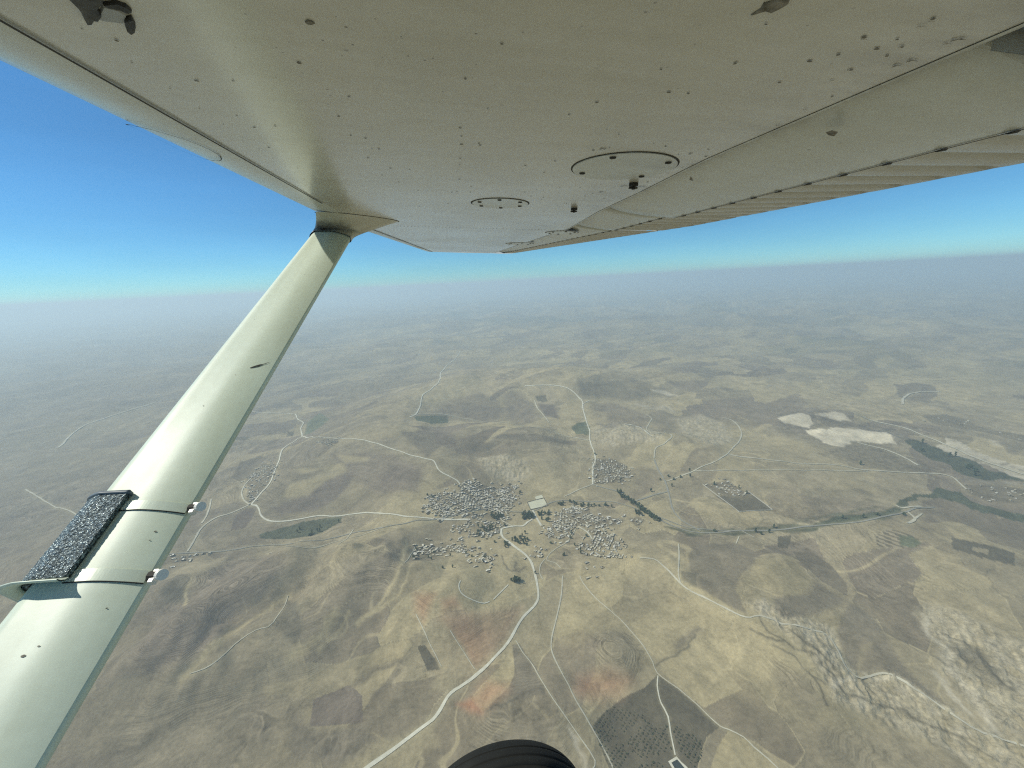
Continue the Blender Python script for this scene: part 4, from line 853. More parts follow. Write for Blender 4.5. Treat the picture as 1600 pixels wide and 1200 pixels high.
for poly, n_, g_ in (([(640,800),(700,750),(820,745),(900,780),(1000,795),(985,890),(900,905),(800,900),(700,890),(640,870)], 420, 'garden'), ([(900,700),(1080,700),(1080,760),(960,780),(900,765)], 160, 'far'), ([(340,700),(460,690),(440,790),(380,830),(320,830)], 150, 'grove'), ([(1060,832),(1240,820),(1400,795),(1415,805),(1240,834),(1060,840)], 130, 'far'), ([(1180,700),(1420,720),(1420,740),(1200,740)], 60, 'far')):
    P = gpl(poly); lo, hi = P.min(0), P.max(0); x = rng.uniform(lo[0], hi[0], n_ * 2); y = rng.uniform(lo[1], hi[1], n_ * 2); ok = inpoly(x, y, [tuple(q) for q in P]) & (vnoise(x / 45, y / 45, 21) > -.1)
    for a, b in zip(x[ok], y[ok]): T_.append((a, b, rng.uniform(.7, 1.5) * (1.4 if g_ == 'far' else 1), g_))
tz = height(np.array([t[0] for t in T_]), np.array([t[1] for t in T_]))
order = sorted(range(len(T_)), key=lambda i: (T_[i][0] ** 2 + T_[i][1] ** 2 + H * H) / T_[i][2] ** 2)
for i in order[:300]:
    x, y, s, g = T_[i]; v = rng.randint(8)
    o = bpy.data.objects.new('village_tree', TM[v]); COL.objects.link(o); o.location = (x, y, tz[i]); o.rotation_euler = (0, 0, rng.uniform(0, 6.28)); o.scale = (s * 1.15, s * 1.15, s)
    tag(o, TL[g][0], 'tree', TL[g][1])
items = [(T_[i][0], T_[i][1], tz[i], rng.uniform(0, 6.28), rng.randint(8), T_[i][2]) for i in order[300:]]
tag(merge('trees', items, TP, [M_BARK, M_LEAF2]), 'more distant trees of the villages, groves and river banks', 'trees', kind='stuff')
print('trees', len(T_))
# orchard rows
P = gpl(FIELDS[0][2]); c = gpl([(1027, 1054)])[0]; a0 = .62; ca, sa = math.cos(a0), math.sin(a0)
lo, hi = P.min(0), P.max(0); ctr = (lo + hi) / 2; ext = np.abs(hi - lo).max() * .75; n = int(ext / 6.2)
gx, gy = np.meshgrid(np.arange(-n, n + 1), np.arange(-n, n + 1)); u = gx.ravel() * 6.2 + rng.uniform(-.5, .5, gx.size); v = gy.ravel() * 7.4 + rng.uniform(-.5, .5, gx.size)
x = ctr[0] + u * ca - v * sa; y = ctr[1] + u * sa + v * ca
ok = inpoly(x, y, [tuple(q) for q in P]) & (vnoise(x / 60, y / 60, 3) > -.72) & (rng.rand(len(x)) < .93)
for rd in ([(1028,1056),(1027,1071),(1029,1085),(1033,1099),(1044,1120),(1048,1146),(1055,1180)], [(946,1114),(960,1130),(975,1160),(990,1185)], [(950,1165),(985,1145),(1000,1130)], [(1034,1092),(1048,1078),(1058,1085),(1075,1100)], [(1011,1075),(1012,1092),(1022,1105)], [(1044,1182),(1000,1190),(975,1198)]):
    Rg = gpl(rd)
    for i in range(len(Rg) - 1): ok &= seg_dist(x, y, Rg[i], Rg[i + 1]) > 5
pc_ = gpl([(1058, 1198)])[0]; ok &= np.hypot(x - pc_[0], y - pc_[1]) > 26
x, y = x[ok], y[ok]; z = height(x, y); sc = rng.uniform(.75, 1.2, len(x)) * (1 + .25 * vnoise(x / 70, y / 70, 5))
o_ = np.argsort(x * x + y * y)
for i in o_[:300]:
    o = bpy.data.objects.new('olive_tree', OM[i % 4]); COL.objects.link(o); o.location = (x[i], y[i], z[i]); o.scale = (sc[i],) * 3; o.rotation_euler = (0, 0, float(i))
    tag(o, 'small round olive tree in the rows of the dark diamond-shaped orchard', 'olive tree', 'olive trees of the dark diamond-shaped orchard')
tag(merge('olive_trees', [(x[i], y[i], z[i], float(i), int(i % 4), sc[i]) for i in o_[300:]], SP, [M_BARK, M_LEAF]), 'remaining olive trees of the dark orchard', 'olive trees', kind='stuff')
print('olives', len(x))

# ------------------------------------------------------------------ yard walls round the playing field and the farm
def wall_line(px, h, th, m, name, label):
    P = gpl(px); root = bpy.data.objects.new(name, None); COL.objects.link(root); root.location = (P[0][0], P[0][1], float(height(P[:1, 0], P[:1, 1])[0])); tag(root, label, 'wall')
    for i in range(len(P) - 1):
        a, b = P[i], P[i + 1]; d = (b - a) / np.linalg.norm(b - a); nn = np.array([-d[1], d[0]]) * th / 2; K = 5; V = []
        for k in range(K + 1):
            q = a + (b - a) * (k / K); zz = float(height(np.array([q[0]]), np.array([q[1]]))[0])
            for s_, hh in ((-1, -1), (1, -1), (1, h), (-1, h)): V.append(np.array([q[0] + nn[0] * s_, q[1] + nn[1] * s_, zz + hh]) - np.array(root.location))
        F_ = [(k*4+j, k*4+(j+1)%4, k*4+4+(j+1)%4, k*4+4+j) for k in range(K) for j in range(4)] + [(0,3,2,1), (K*4, K*4+1, K*4+2, K*4+3)]
        mesh_obj('wall_section', V, F_, m, root)
wall_line(E5([(28,182),(100,162),(215,132),(262,222),(160,245),(66,268),(28,182)]), 2.6, 1.6, M_GAP if False else M_WALLS[1], 'boundary_wall', 'dark boundary wall round the pale rectangular playing field above the crossroads')
wall_line([(1098,757),(1155,800),(1207,797),(1168,767)], 2.4, 1.2, M_WALLS[2], 'farm_wall', 'pale boundary wall round the dark triangular farm plot')
# ------------------------------------------------------------------ the airplane: wing, strut, wheel
O3 = np.array([0, 0, H])
WH, WT, WK = .2117, .0302, .05                 # underside plane of the wing: z = WH + WT*y - WK*x
def wz(x, y): return H + WH + WT * y - WK * x
def WP(px, py, off=0.0):
    d = ray(px, py); s = (WH + off) / (d[2] - WT * d[1] + WK * d[0]); p = d * s; return np.array([p[0], p[1], p[2] + H])
plane = bpy.data.objects.new('airplane', None); COL.objects.link(plane); plane.location = (0, 0, H)
tag(plane, 'weathered white high-wing light airplane, its right wing, strut and main wheel seen from the cabin', 'airplane')
def part(name, V, F_, m, parent=plane, smooth_=False, mats=None, mi=None):
    base = np.array(parent.matrix_world.translation) if False else O3
    o = mesh_obj(name, np.asarray(V, float) - O3, F_, m, parent, smooth_, mats, mi); return o
def grid_faces(nr, nc, close=False, b=0):
    return [(b + i*nc + j, b + i*nc + (j+1) % nc, b + (i+1)*nc + (j+1) % nc, b + (i+1)*nc + j) for i in range(nr - 1) for j in range(nc if close else nc - 1)]
def edge_interp(y, ys, xs): return float(np.interp(y, ys, xs))
YB, YT = 2.0, 4.45
seamx = lambda y: edge_interp(y, [-1, YB, YT], [-.362, -.345, -.06])
nosex = lambda y: edge_interp(y, [-1, YB, YT], [-.512, -.492, -.165])
cove = lambda y: edge_interp(y, [-1, .75, 1.06, 1.4, 1.95, YT], [.513, .518, .548, .570, .640, .60])
hingx = lambda y: edge_interp(y, [-1, .5, 1.5, YB, YT], [.802, .806, .856, .87, .70])
tex = lambda y: edge_interp(y, [-1, .6, 1.7, YT], [1.135, 1.137, 1.158, .83])
thick = lambda y: edge_interp(y, [-1, YB, YT], [1, 1, .62])
# main wing box: underside panel, leading-edge skin, top skin, cove web
ys = sorted(set(list(np.linspace(-1.0, YB, 46)) + list(np.linspace(YB, YT, 22))))
V = []; nx = 14
for y in ys:
    for t in np.linspace(0, 1, nx):
        x = seamx(y) + (cove(y) - seamx(y)) * t; V.append((x, y, wz(x, y)))
under = part('wing_lower_skin', V, grid_faces(len(ys), nx), M_PAINT, smooth_=True)
V = []; prof = [(0, .0006), (-.012, -.0012), (-.05, .001), (-.085, .006), (-.112, .014), (-.132, .025), (-.155, .041), (-.20, .075), (-.26, .118), (-.33, .158), (-.35, .18), (-.33, .20), (-.24, .21), (-.12, .21), (0, .215)]
for y in ys:
    w_ = (seamx(y) - nosex(y)) / .150; tk = thick(y)
    for a, b in prof:
        x = seamx(y) + a * w_; V.append((x, y, wz(x, y) + b * tk))
part('leading_edge_skin', V, grid_faces(len(ys), len(prof)), M_PAINT_NOSE, smooth_=True)
V = []; top = [(0, .215), (.25, .22), (.5, .19), (.75, .13), (.995, .095)]
for y in ys:
    for t, b in top:
        x = seamx(y) + (cove(y) + .10 - seamx(y)) * t; V.append((x, y, wz(x, y) + b * thick(y)))
part('wing_upper_skin', V, grid_faces(len(ys), len(top)), M_PAINT_NOSE, smooth_=True)
# rolled lip along the rear edge of the lower skin, and the web behind it, coloured dark to paint the gap's shadow
V = []
for y in ys:
    x = cove(y)
    for a, b in ((0, -.0008), (.004, -.0022), (.008, .001), (.006, .006)): V.append((x + a, y, wz(x, y) + b))
part('skin_lip', V, grid_faces(len(ys), 4), M_PAINT_NOSE, smooth_=True)
V = []
for y in ys:
    x = cove(y)
    for a, b in ((.03, .002), (.035, .05), (.10, .095)): V.append((x + a - .02, y, wz(x, y) + b * thick(y)))
part('cove_web', V, grid_faces(len(ys), 3), M_GAP, smooth_=True)
# joint between leading-edge skin and underside
def strip_on_wing(name, pts, wd, m, off=.0009, parent=plane):
    P = np.array([(p[0], p[1]) for p in pts]); T = np.gradient(P, axis=0); T /= np.linalg.norm(T, axis=1)[:, None]; N = np.stack([-T[:, 1], T[:, 0]], 1); V = []
    for p, n_ in zip(P, N):
        for s in (-1, 1):
            q = p + n_ * wd * .5 * s; V.append((q[0], q[1], wz(q[0], q[1]) - off))
    F_ = [(2*i, 2*i+1, 2*i+3, 2*i+2) for i in range(len(P) - 1)]
    return part(name, V, F_, m, parent)
strip_on_wing('skin_joint', [(seamx(y) - .004, y) for y in np.linspace(-.5, 1.42, 30)], .0038, M_GAP, .0028)
strip_on_wing('skin_joint', [(seamx(y) - .004, y) for y in np.linspace(2.0, YT - .02, 30)], .006, M_GAP, .0028)
# wing tip cap
V = []; tipx = [(-.165, .045), (-.10, .0), (.3, -.002), (.60, .0), (.70, -.002), (.83, .004)]
for k, (dy, up) in enumerate(((0, 0), (.05, .004), (.10, .03), (.12, .06))):
    for x, b in tipx: V.append((x + .25 * dy, YT + dy + .12 * max(0, x), wz(x, YT) + b + up))
part('wing_tip', V, grid_faces(4, len(tipx)), M_PAINT_NOSE, smooth_=True)
# flap, outer flap segment and aileron: rounded nose, smooth panel, beaded skin
def surface(name, y0, y1, drop=.004, nose_gap=.0):
    root = bpy.data.objects.new(name, None); COL.objects.link(root); root.parent = plane
    yy = np.linspace(y0, y1, max(3, int((y1 - y0) / .05)))
    V = []; pr = [(.035, .085), (.006, .075), (-.014, .052), (-.010, .036), (.010, .026), (.045, .016), (.09, .009)]
    for y in yy:
        x0 = cove(y) + .018 + nose_gap; x1 = hingx(y)
        for a, b in pr: V.append((x0 + a, y, wz(x0 + a, y) + b * .9 - drop))
        for t in (.4, .7, 1.0):
            x = x0 + .09 + (x1 - x0 - .09) * t; V.append((x, y, wz(x, y) - drop + {.4: .0035, .7: .0008, 1.0: .0}[t] - .001))
    n = len(pr) + 3; F_ = grid_faces(len(yy), n)
    for e in (0, len(yy) - 1):       # end ribs
        F_.append(tuple(e * n + j for j in (range(n) if e else reversed(range(n)))))
    part('nose_panel', V, F_, M_PAINT_NOSE, root, True)
    sp = .0833; nb = int((y1 - y0) / (sp / 10)) + 1; V = []
    for i in range(nb):
        y = y0 + (y1 - y0) * i / (nb - 1); u = ((y - .479) / sp) % 1.0
        g = math.exp(-((u - .5) / .14) ** 2) * .016 - math.exp(-(min(u, 1 - u) / .07) ** 2) * .0022
        for j, t in enumerate(np.linspace(0, 1, 9)):
            x = hingx(y) - .006 + (tex(y) - hingx(y)) * t
            fade = smooth(0, .10, t) * (1 - .96 * smooth(.9, 1.0, t)); dr = drop * (1 - t)
            V.append((x, y, wz(x, y) - dr + g * float(fade) - .0005))
    F_ = grid_faces(nb, 9); b = len(V)
    for i in range(nb): V.append((V[i * 9 + 8][0] - .002, V[i * 9 + 8][1], V[i * 9 + 8][2] + .007))
    F_ += [(i*9+8, b+i, b+i+1, (i+1)*9+8) for i in range(nb - 1)]
    part('beaded_skin', V, F_, M_CORR, root, True)
    # lapped joint and the dark drain notches where each bead starts
    P = [(hingx(y), y) for y in np.linspace(y0, y1, 20)]; V = []
    for p in P:
        for s in (-.0022, .0030): V.append((p[0] + s, p[1], wz(p[0], p[1]) - drop - .0024))
    part('lap_joint', V, [(2*i, 2*i+1, 2*i+3, 2*i+2) for i in range(len(P) - 1)], M_GAP, root)
    me = None; k0 = math.ceil((y0 - .479) / sp + .1)
    k = k0
    while .479 + k * sp < y1 - .01:
        y = .479 + k * sp; x = hingx(y); zz = wz(x, y) - drop - .0024
        if me is None:
            Vn = [(-.004, -.009, 0), (.006, -.006, 0), (.010, 0, -.001), (.006, .006, 0), (-.004, .009, 0), (-.006, 0, -.003)]
            me = bpy.data.meshes.new('bead_notch'); me.from_pydata(Vn, [], [(0,1,5), (1,2,5), (2,3,5), (3,4,5), (0,5,4)]); me.materials.append(M_GAP)
        o = bpy.data.objects.new('bead_notch', me); COL.objects.link(o); o.parent = root; o.location = (x, y, zz - H); k += 1
    return root
surface('flap', .365, 1.375, .015, .012)
surface('flap_outer_panel', 1.43, 1.925, .004, .012)
surface('aileron', 1.955, YT - .02, .001)
V = []
for y in (1.365, 1.44): V += [(cove(y) + .02, y, wz(cove(y), y) + .03), (tex(y) - .001, y, wz(tex(y), y) + .002)]
part('gap_seal', V, [(0, 1, 3, 2)], M_PAINT_NOSE)
V = []
for y in (1.915, 1.965): V += [(cove(y) + .02, y, wz(cove(y), y) + .02), (tex(y) - .001, y, wz(tex(y), y) + .002)]
part('gap_seal', V, [(0, 1, 3, 2)], M_PAINT_NOSE)
# root bay behind the skin: rib and blue-grey actuator rod
V = []
def tube(V, F_, a, b, r, n=12):
    a = np.array(a, float); b = np.array(b, float); d = b - a; d /= np.linalg.norm(d); u = np.cross(d, (0, 0, 1) if abs(d[2]) < .9 else (1, 0, 0)); u /= np.linalg.norm(u); w = np.cross(d, u); k = len(V)
    for p in (a, b):
        for i in range(n): V.append(p + r * (math.cos(6.283 * i / n) * u + math.sin(6.283 * i / n) * w))
    F_ += [(k+i, k+(i+1) % n, k+n+(i+1) % n, k+n+i) for i in range(n)] + [tuple(range(k+n-1, k-1, -1)), tuple(range(k+n, k+2*n))]
V, F_ = [], []; tube(V, F_, (.53, .335, wz(.53, .335) + .02), (.95, .30, wz(.95, .30) + .02), .012); part('flap_push_rod', V, F_, M_SLATE, smooth_=True)
V = [(.53, .25, wz(.53, .25) + .0), (1.0, .25, wz(1.0, .25)), (1.0, .25, wz(1.0, .25) + .10), (.53, .25, wz(.53, .25) + .12)]
part('root_rib', V, [(0, 1, 2, 3)], M_GAP)
V = [(.52, .25, wz(.52, .25) + .12), (1.1, .25, wz(1.1, .25) + .10), (1.1, .37, wz(1.1, .37) + .06), (.52, .37, wz(.52, .37) + .10)]
part('flap_bay_roof', V, [(0, 1, 2, 3)], M_GAP)
V = [(.545, .355, wz(.545, .355) - .001), (.56, .364, wz(.56, .364) + .06), (1.12, .364, wz(1.12, .364) + .02), (1.12, .355, wz(1.12, .355) - .001)]
part('flap_end_rib', V, [(0, 1, 2, 3)], M_PAINT_NOSE)

def disc(name, c, rx, ry, ang, m, parent, off=.0012, n=20, thick_=.0012, dome=0.0):
    """a plate lying against the underside; c = (x, y)"""
    V = []; ca, sa = math.cos(ang), math.sin(ang)
    for r_, dz in ((1.0, 0.0), (1.0, thick_), (.93, thick_ + dome * .3)):
        for i in range(n):
            a = 6.283185 * i / n; u, v = rx * r_ * math.cos(a), ry * r_ * math.sin(a)
            x, y = c[0] + u * ca - v * sa, c[1] + u * sa + v * ca; V.append((x, y, wz(x, y) - (off - thick_) - dz))
    V.append((c[0], c[1], wz(*c) - off - dome))
    F_ = grid_faces(3, n, True) + [(2*n+i, 2*n+(i+1) % n, 3*n) for i in range(n)]
    return part(name, V, F_, m, parent)
def ring(name, c, r, w_, m, parent, off=.0006, n=48):
    V = []
    for rr in (r - w_, r + w_):
        for i in range(n):
            a = 6.283185 * i / n; x, y = c[0] + rr * math.cos(a), c[1] + rr * math.sin(a); V.append((x, y, wz(x, y) - off))
    return part(name, V, grid_faces(2, n, True), m, parent)
def cover(cpx, r, screws, gapw=.0014):
    c = WP(*cpx)[:2]; root = disc('inspection_cover', c, r, r, 0, M_PAINT_NOSE, plane, .0022, 48, .0014)
    ring('cover_joint', c, r + gapw, gapw * 1.3, M_GAP, root)
    for a in screws:
        a = math.radians(a); q = (c[0] + (r - .016) * math.cos(a), c[1] + (r - .016) * math.sin(a)); disc('screw', q, .0062, .0062, 0, M_GAP, root, .0040, 12, .0016, .0012)
cover((974, 261), .104, (38, 142, 232, 318))
cover((781.5, 317.5), .088, (20, 80, 140, 200, 260, 320), .0020)
cover((878, 363.2), .085, (30, 90, 150, 210, 270, 330), .0022)
cover((812, 380.6), .10, (30, 90, 150, 210, 270, 330), .003)
# cover straddling the leading edge skin, drawn as a raised outline
c = WP(282, 238)[:2]
V = []; n = 40
for rr in (.086, .0885):
    for i in range(n):
        a = 6.283 * i / n; x = -.362 - .078 + rr * .58 * math.cos(a); y = .865 + rr * 1.05 * math.sin(a)
        t = (-.362 - x) / .150 * .150; zz = float(np.interp(t, [0, .012, .05, .085, .112, .132, .155, .195], [.0006, -.0012, .001, .006, .014, .025, .041, .073])); V.append((x, y, wz(x, y) + zz - .0012))
part('leading_edge_cover', V, grid_faces(2, n, True), M_GAP)
# fuel drains
for px, py in ((990, 289), (897, 328)):
    c = WP(px, py - 3)[:2]; V, F_ = [], []; z0 = wz(*c)
    tube(V, F_, (c[0], c[1], z0 - .0005), (c[0], c[1], z0 - .007), .011, 14); tube(V, F_, (c[0], c[1], z0 - .007), (c[0], c[1], z0 - .014), .0045, 10); tube(V, F_, (c[0] - .012, c[1], z0 - .011), (c[0] + .010, c[1], z0 - .011), .002, 8)
    part('fuel_drain', V, F_, M_GAP)
# rivets and screws scattered in the skin, where the photograph shows them
RIV = [(784,67),(545,150),(727,122),(762,169),(1033,107),(1045,143),(467,97),(182,62),(307,125),(529,181),(548,211),(571,215),(581,232),(592,232),(575,246),(610,262),(597,273),(623,284),(653,297),(668,298),(719,199),(721,212),(719,247),(718,257),(718,280),(706,300),(714,299),(748,223),(721,225),(750,226),(736,291),(735,300),(967,209),(927,234),(944,233),(952,230),(970,240),(1040,228),(1060,241),(1078,240),(1103,244),(1107,233),(1075,257),(1066,262),(864,275),(875,293),(849,297),(873,301),(849,308),(914,306),(926,302),(938,300),(944,310),(1018,320),(1030,278),(1012,284),(1150,97),(1300,150),(1215,205),(1148,98),(1330,108),(1310,84),(1350,57),(1325,108),(1370,75),(1402,60),(1458,28),(1410,72),(1386,86),(364,125),(430,196),(397,198),(465,262),(420,230),(370,180),(640,264),(600,320),(655,322),(680,331),(705,331),(700,318),(740,340),(760,346),(820,300),(807,305),(830,306),(850,330),(870,338),(885,318),(960,318),(985,262),(915,250)]
me = bpy.data.meshes.new('rivet'); nn = 10
V = [(math.cos(6.283*i/nn), math.sin(6.283*i/nn), 0) for i in range(nn)] + [(0, 0, -.35)]
me.from_pydata(V, [], [((i+1) % nn, i, nn) for i in range(nn)]); me.materials.append(M_STAIN)
rr_ = random.Random(3)
def rivet(x, y, s, ax=1.0):
    o = bpy.data.objects.new('rivet', me); COL.objects.link(o); o.parent = plane; o.location = (x, y, wz(x, y) - H - .0009); o.scale = (s * ax, s, s); o.rotation_euler = (0, WK, 0)
for px, py in RIV:
    p = WP(px, py); rivet(p[0], p[1], rr_.uniform(.0009, .0019), rr_.uniform(1, 1.9))
for i in range(58): rivet(-.30 + i * .0165, 2.03 - .0 * i, .0022, 1.3)          # rivet line where the taper begins
for i in range(34): rivet(.30 + .11 * math.sin(i), .36 + i * .045, rr_.uniform(.0008, .0016), rr_.uniform(1, 2))
for x0, x1 in ((.05, .10), (.22, .33)):
    for i in range(26): y = 2.1 + i * .09; rivet(x0 + (x1 - x0) * i / 26, y, .0016)
for i in range(20): rivet(-.30 + .0 * i, .3 + i * .06, .0009)
def smudge(name, pts, m, off=.0012):
    """irregular flake on the underside, outlined from sight lines, with its own thickness"""
    P = [WP(*q)[:2] for q in pts]; c = np.mean(P, axis=0); V = [(q[0], q[1], wz(*q) - .0003) for q in P] + [(c[0] + (q[0]-c[0])*.9, c[1] + (q[1]-c[1])*.9, wz(*q) - off) for q in P] + [(c[0], c[1], wz(*c) - off)]
    n = len(P); return part(name, V, grid_faces(2, n, True) + [(n+i, n+(i+1) % n, 2*n) for i in range(n)], m)
smudge('black_patch', [(100,-14),(118,4),(124,12),(128,22),(134,33),(141,33),(145,26),(152,27),(158,18),(150,6),(160,-4),(160,-18)], M_BLACK, .004)  # irregular black patches on the underside
smudge('black_patch', [(158,2),(180,-1),(197,5),(206,14),(200,16),(185,10),(165,6)], M_BLACK, .003)
smudge('black_patch', [(192,26),(205,22),(211,34),(209,44),(203,48),(196,42)], M_BLACK, .004)
M_GREY = mat('mid_grey', (.30, .31, .29), .4)
smudge('grey_patch', [(150,26),(160,6),(185,12),(198,20),(193,34),(186,33),(160,30)], M_GREY, .002)  # mid-grey patch between the black ones
smudge('chipped_paint', [(1172,23),(1188,13),(1193,4),(1203,1),(1222,-2),(1234,-1),(1232,5),(1218,13),(1205,19),(1195,16)], M_STAIN, .0012)
smudge('chipped_paint', [(476,33),(480,30),(487,32),(492,35),(486,37),(480,36)], M_STAIN, .0012)
for (px, py, a, b) in ((1498,62,16,5), (1425,95,12,4), (1402,103,11,4), (1480,68,9,3), (1440,40,10,2.2), (1455,32,9,2), (1350,60,7,2), (1408,72,6,2), (1300,125,5,2), (942,233,7,2.6), (1036,240,6,2), (1079,240,5,1.6), (1258,170,4,1.6), (1216,195,5,1.4), (1000,292,14,1.2), (975,291,9,1.2), (940,300,6,1)):
    a *= .8; fq = random.Random(px)
    o1 = [(px + a * math.cos(t), py - a * .1 * math.cos(t) - b * .75 * math.sin(t) * (1 + fq.uniform(-.2, .2))) for t in np.linspace(0, 3.14, 9)]
    o2 = [(px + a * math.cos(t) * .9, py - a * .1 * math.cos(t) - b * .40 * math.sin(t) * (1 + fq.uniform(-.5, .5))) for t in np.linspace(3.0, .1, 9)]
    PQ = [WP(*q)[:2] for q in o1 + o2]; part('paint_flake', [(q[0], q[1], wz(*q) - .0011) for q in PQ], [(i, i + 1, 16 - i, 17 - i) for i in range(8)], M_STAIN)
def flapmark(pts, m):
    P = [WP(*q, -.012)[:2] for q in pts]; V = [(q[0], q[1], wz(*q) - .0121) for q in P]; part('chipped_paint', V, [tuple(range(len(P)))], m)
flapmark([(1290,207),(1300,203),(1310,206),(1303,213),(1294,211)], M_STAIN); flapmark([(1079,275),(1082,279),(1083,283),(1077,281)], M_STAIN)

# strut: streamlined section swept along its axis
a3 = lambda px, py, dep: ray(px, py) / (ray(px, py) @ FWD) * dep + O3
A_T = a3(513, 375, 1.525); A_B = a3(146, 905, .56)
ax = (A_T - A_B) / np.linalg.norm(A_T - A_B); cdir = np.array([1., 0, 0]) - ax * ax[0]; cdir /= np.linalg.norm(cdir); ndir = np.cross(cdir, ax); ndir = ndir if ndir[2] > 0 else -ndir
CH = .150
def foil(t, grow=0.0):       # t in [0,1) round the section, starts at trailing edge, over the top
    if t < .5: u = 1 - t * 2; s = 1
    else: u = (t - .5) * 2; s = -1
    u = .5 - .5 * math.cos(math.pi * u)
    th = .0235 * min(1, (u / .16) ** .5) * (1 - max(0, (u - .55) / .45) ** 1.7 * .85)
    th += .0045 * min(1, u * 20) * (1 - u * .3)
    return (u - .46) * CH + (grow * (-1 if u < .3 else .6) * (1 - min(1, abs(u - (0 if u < .5 else 1)) * 4))), s * (th + grow)
def strut_pt(s, t, grow=0.0, scl=1.0):
    c_, n_ = foil(t, grow); return A_B + ax * s + cdir * c_ * scl + ndir * n_ * scl
L_ = np.linalg.norm(A_T - A_B); NS = 48
V = [strut_pt(s, k / NS) for s in np.linspace(-.75, L_ + .10, 30) for k in range(NS)]
strut = part('wing_strut', V, grid_faces(30, NS, True), M_STRUT, smooth_=True)
# cuff that flares from the strut to the wing
FL, FR = np.array([-.430, 1.63]), np.array([-.165, 1.86])
fc = (FL + FR) / 2; fd = (FR - FL) / 2; fl = np.linalg.norm(fd); fu = fd / fl; fv = np.array([-fu[1], fu[0]])
V = []; NR_ = 12
for r_ in range(NR_):
    t = r_ / (NR_ - 1); e = t ** 5
    for k in range(NS):
        a = strut_pt(L_ + .01 + .10 * t, k / NS, .004)
        ang = -2 * math.pi * k / NS; u, v = math.cos(ang) * fl, -math.sin(ang) * .055
        f = fc + fu * u + fv * v; b = np.array([f[0], f[1], wz(f[0], f[1]) - .0012]); b2 = b.copy(); b2[2] = a[2] * (1 - t) + b[2] * t
        V.append(a * (1 - e) + b2 * e)
cb = strut_pt(L_ + .035, .33, .003) - O3; add_blot(M_CUFF, tuple(cb), .13, .075, (.045, .045, .045))
cuff = part('strut_fairing', V, grid_faces(NR_, NS, True), M_CUFF, smooth_=True)
V = []
for g in (.0005, .0045):
    for k in range(NS + 1):
        ang = -2 * math.pi * k / NS; f = fc + fu * (math.cos(ang) * (fl + g)) + fv * (-math.sin(ang) * (.055 + g)); V.append((f[0], f[1], wz(*f) - .0010))
part('fairing_joint', V, grid_faces(2, NS + 1), M_GAP, cuff)
V = [strut_pt(L_ + .010 + d_, k / NS, .0046) for d_ in (-.0008, .0012) for k in range(NS)]
part('fairing_rim', V, grid_faces(2, NS, True), M_GAP, cuff)
def knob(name, c, d, r, h, m, parent, n=12):
    V, F_ = [], []; d = np.array(d) / np.linalg.norm(d); tube(V, F_, np.array(c), np.array(c) + d * h, r, n); return part(name, V, F_, m, parent, False)
sp_ = strut_pt(L_ + .025, .30, .003); knob('screw', sp_, ndir, .0065, .004, M_GAP, cuff)
for u_ in (-.92, .0, .90):
    f = fc + fu * fl * u_ * .96 + fv * (-.03 if abs(u_) < .5 else 0); disc('screw', f, .005, .005, 0, M_GAP, cuff, .004, 10, .002, .001)
# paint scratch on the strut
def on_strut(px, py, lift=.0):
    d = ray(px, py); best = None
    for s in np.linspace(-.6, L_, 400):
        for k in range(4, 22):
            q = strut_pt(s, k / NS, lift) - O3; dq = q / np.linalg.norm(q); e = dq @ d
            if best is None or e > best[0]: best = (e, s, k / NS)
    return best[1], best[2]
ea_, eb_ = on_strut(391, 575), on_strut(424, 568); sc_pts = [(ea_[0] + (eb_[0] - ea_[0]) * k_ / 5, ea_[1] + (eb_[1] - ea_[1]) * k_ / 5) for k_ in range(6)]; wd_ = (.001, .0035, .004, .0016, .0012, .0005)
V = [strut_pt(s_ + d_ * w_, t_, .0008) for (s_, t_), w_ in zip(sc_pts, wd_) for d_ in (-1, 1)]
part('scratch', V, [(2*i, 2*i+1, 2*i+3, 2*i+2) for i in range(5)], M_GAP, strut)

for px, py, a in ((262, 470, .005), (248, 470, .004), (330, 520, .003), (300, 636, .004), (225, 830, .006), (212, 842, .004), (468, 410, .003), (455, 428, .003), (10, 1027, .007), (40, 1010, .004), (150, 948, .004), (380, 500, .0025), (345, 585, .003)):
    s_, t_ = on_strut(px + 20, py); q_ = [strut_pt(s_ + a * math.cos(w_) * .22, t_ + a * math.sin(w_) * .9, .0007) for w_ in (0, 1.1, 2.3, 3.3, 4.4, 5.4)]
    part('scuff', q_, [tuple(range(6))], M_STAIN, strut)
# grip plate strapped round the nose of the strut by two hose clamps
sA, tA = on_strut(205, 772); sB, tB = on_strut(112, 905)
T0, T1 = .275, .62        # wraps the nose, from the upper face to below
def shell(name, s0, s1, t0, t1, g0, g1, m, parent, ns=40, nt=24, rough=0.0, smooth_=True):
    V = []; rg = random.Random(1)
    for lay, g in ((0, g1), (1, g0)):
        for i in range(ns):
            for j in range(nt):
                s = s0 + (s1 - s0) * i / (ns - 1); t = t0 + (t1 - t0) * j / (nt - 1); V.append(strut_pt(s, t, g + (rg.uniform(-rough, rough) if lay == 0 else 0)))
    F_ = grid_faces(ns, nt) + [tuple(reversed(f)) for f in grid_faces(ns, nt, b=ns * nt)]; b = ns * nt
    for j in range(nt - 1):
        F_.append((j, b + j, b + j + 1, j + 1)); q = (ns - 1) * nt; F_.append((q + j, q + j + 1, b + q + j + 1, b + q + j))
    for i in range(ns - 1):
        F_.append((i*nt, (i+1)*nt, b + (i+1)*nt, b + i*nt)); F_.append((i*nt+nt-1, b + i*nt+nt-1, b + (i+1)*nt+nt-1, (i+1)*nt+nt-1))
    return part(name, V, F_, m, parent, smooth_)
pad = shell('grip_plate', sB, sA, T0, T1, .001, .009, M_GRIP, plane, 90, 48, .0006)
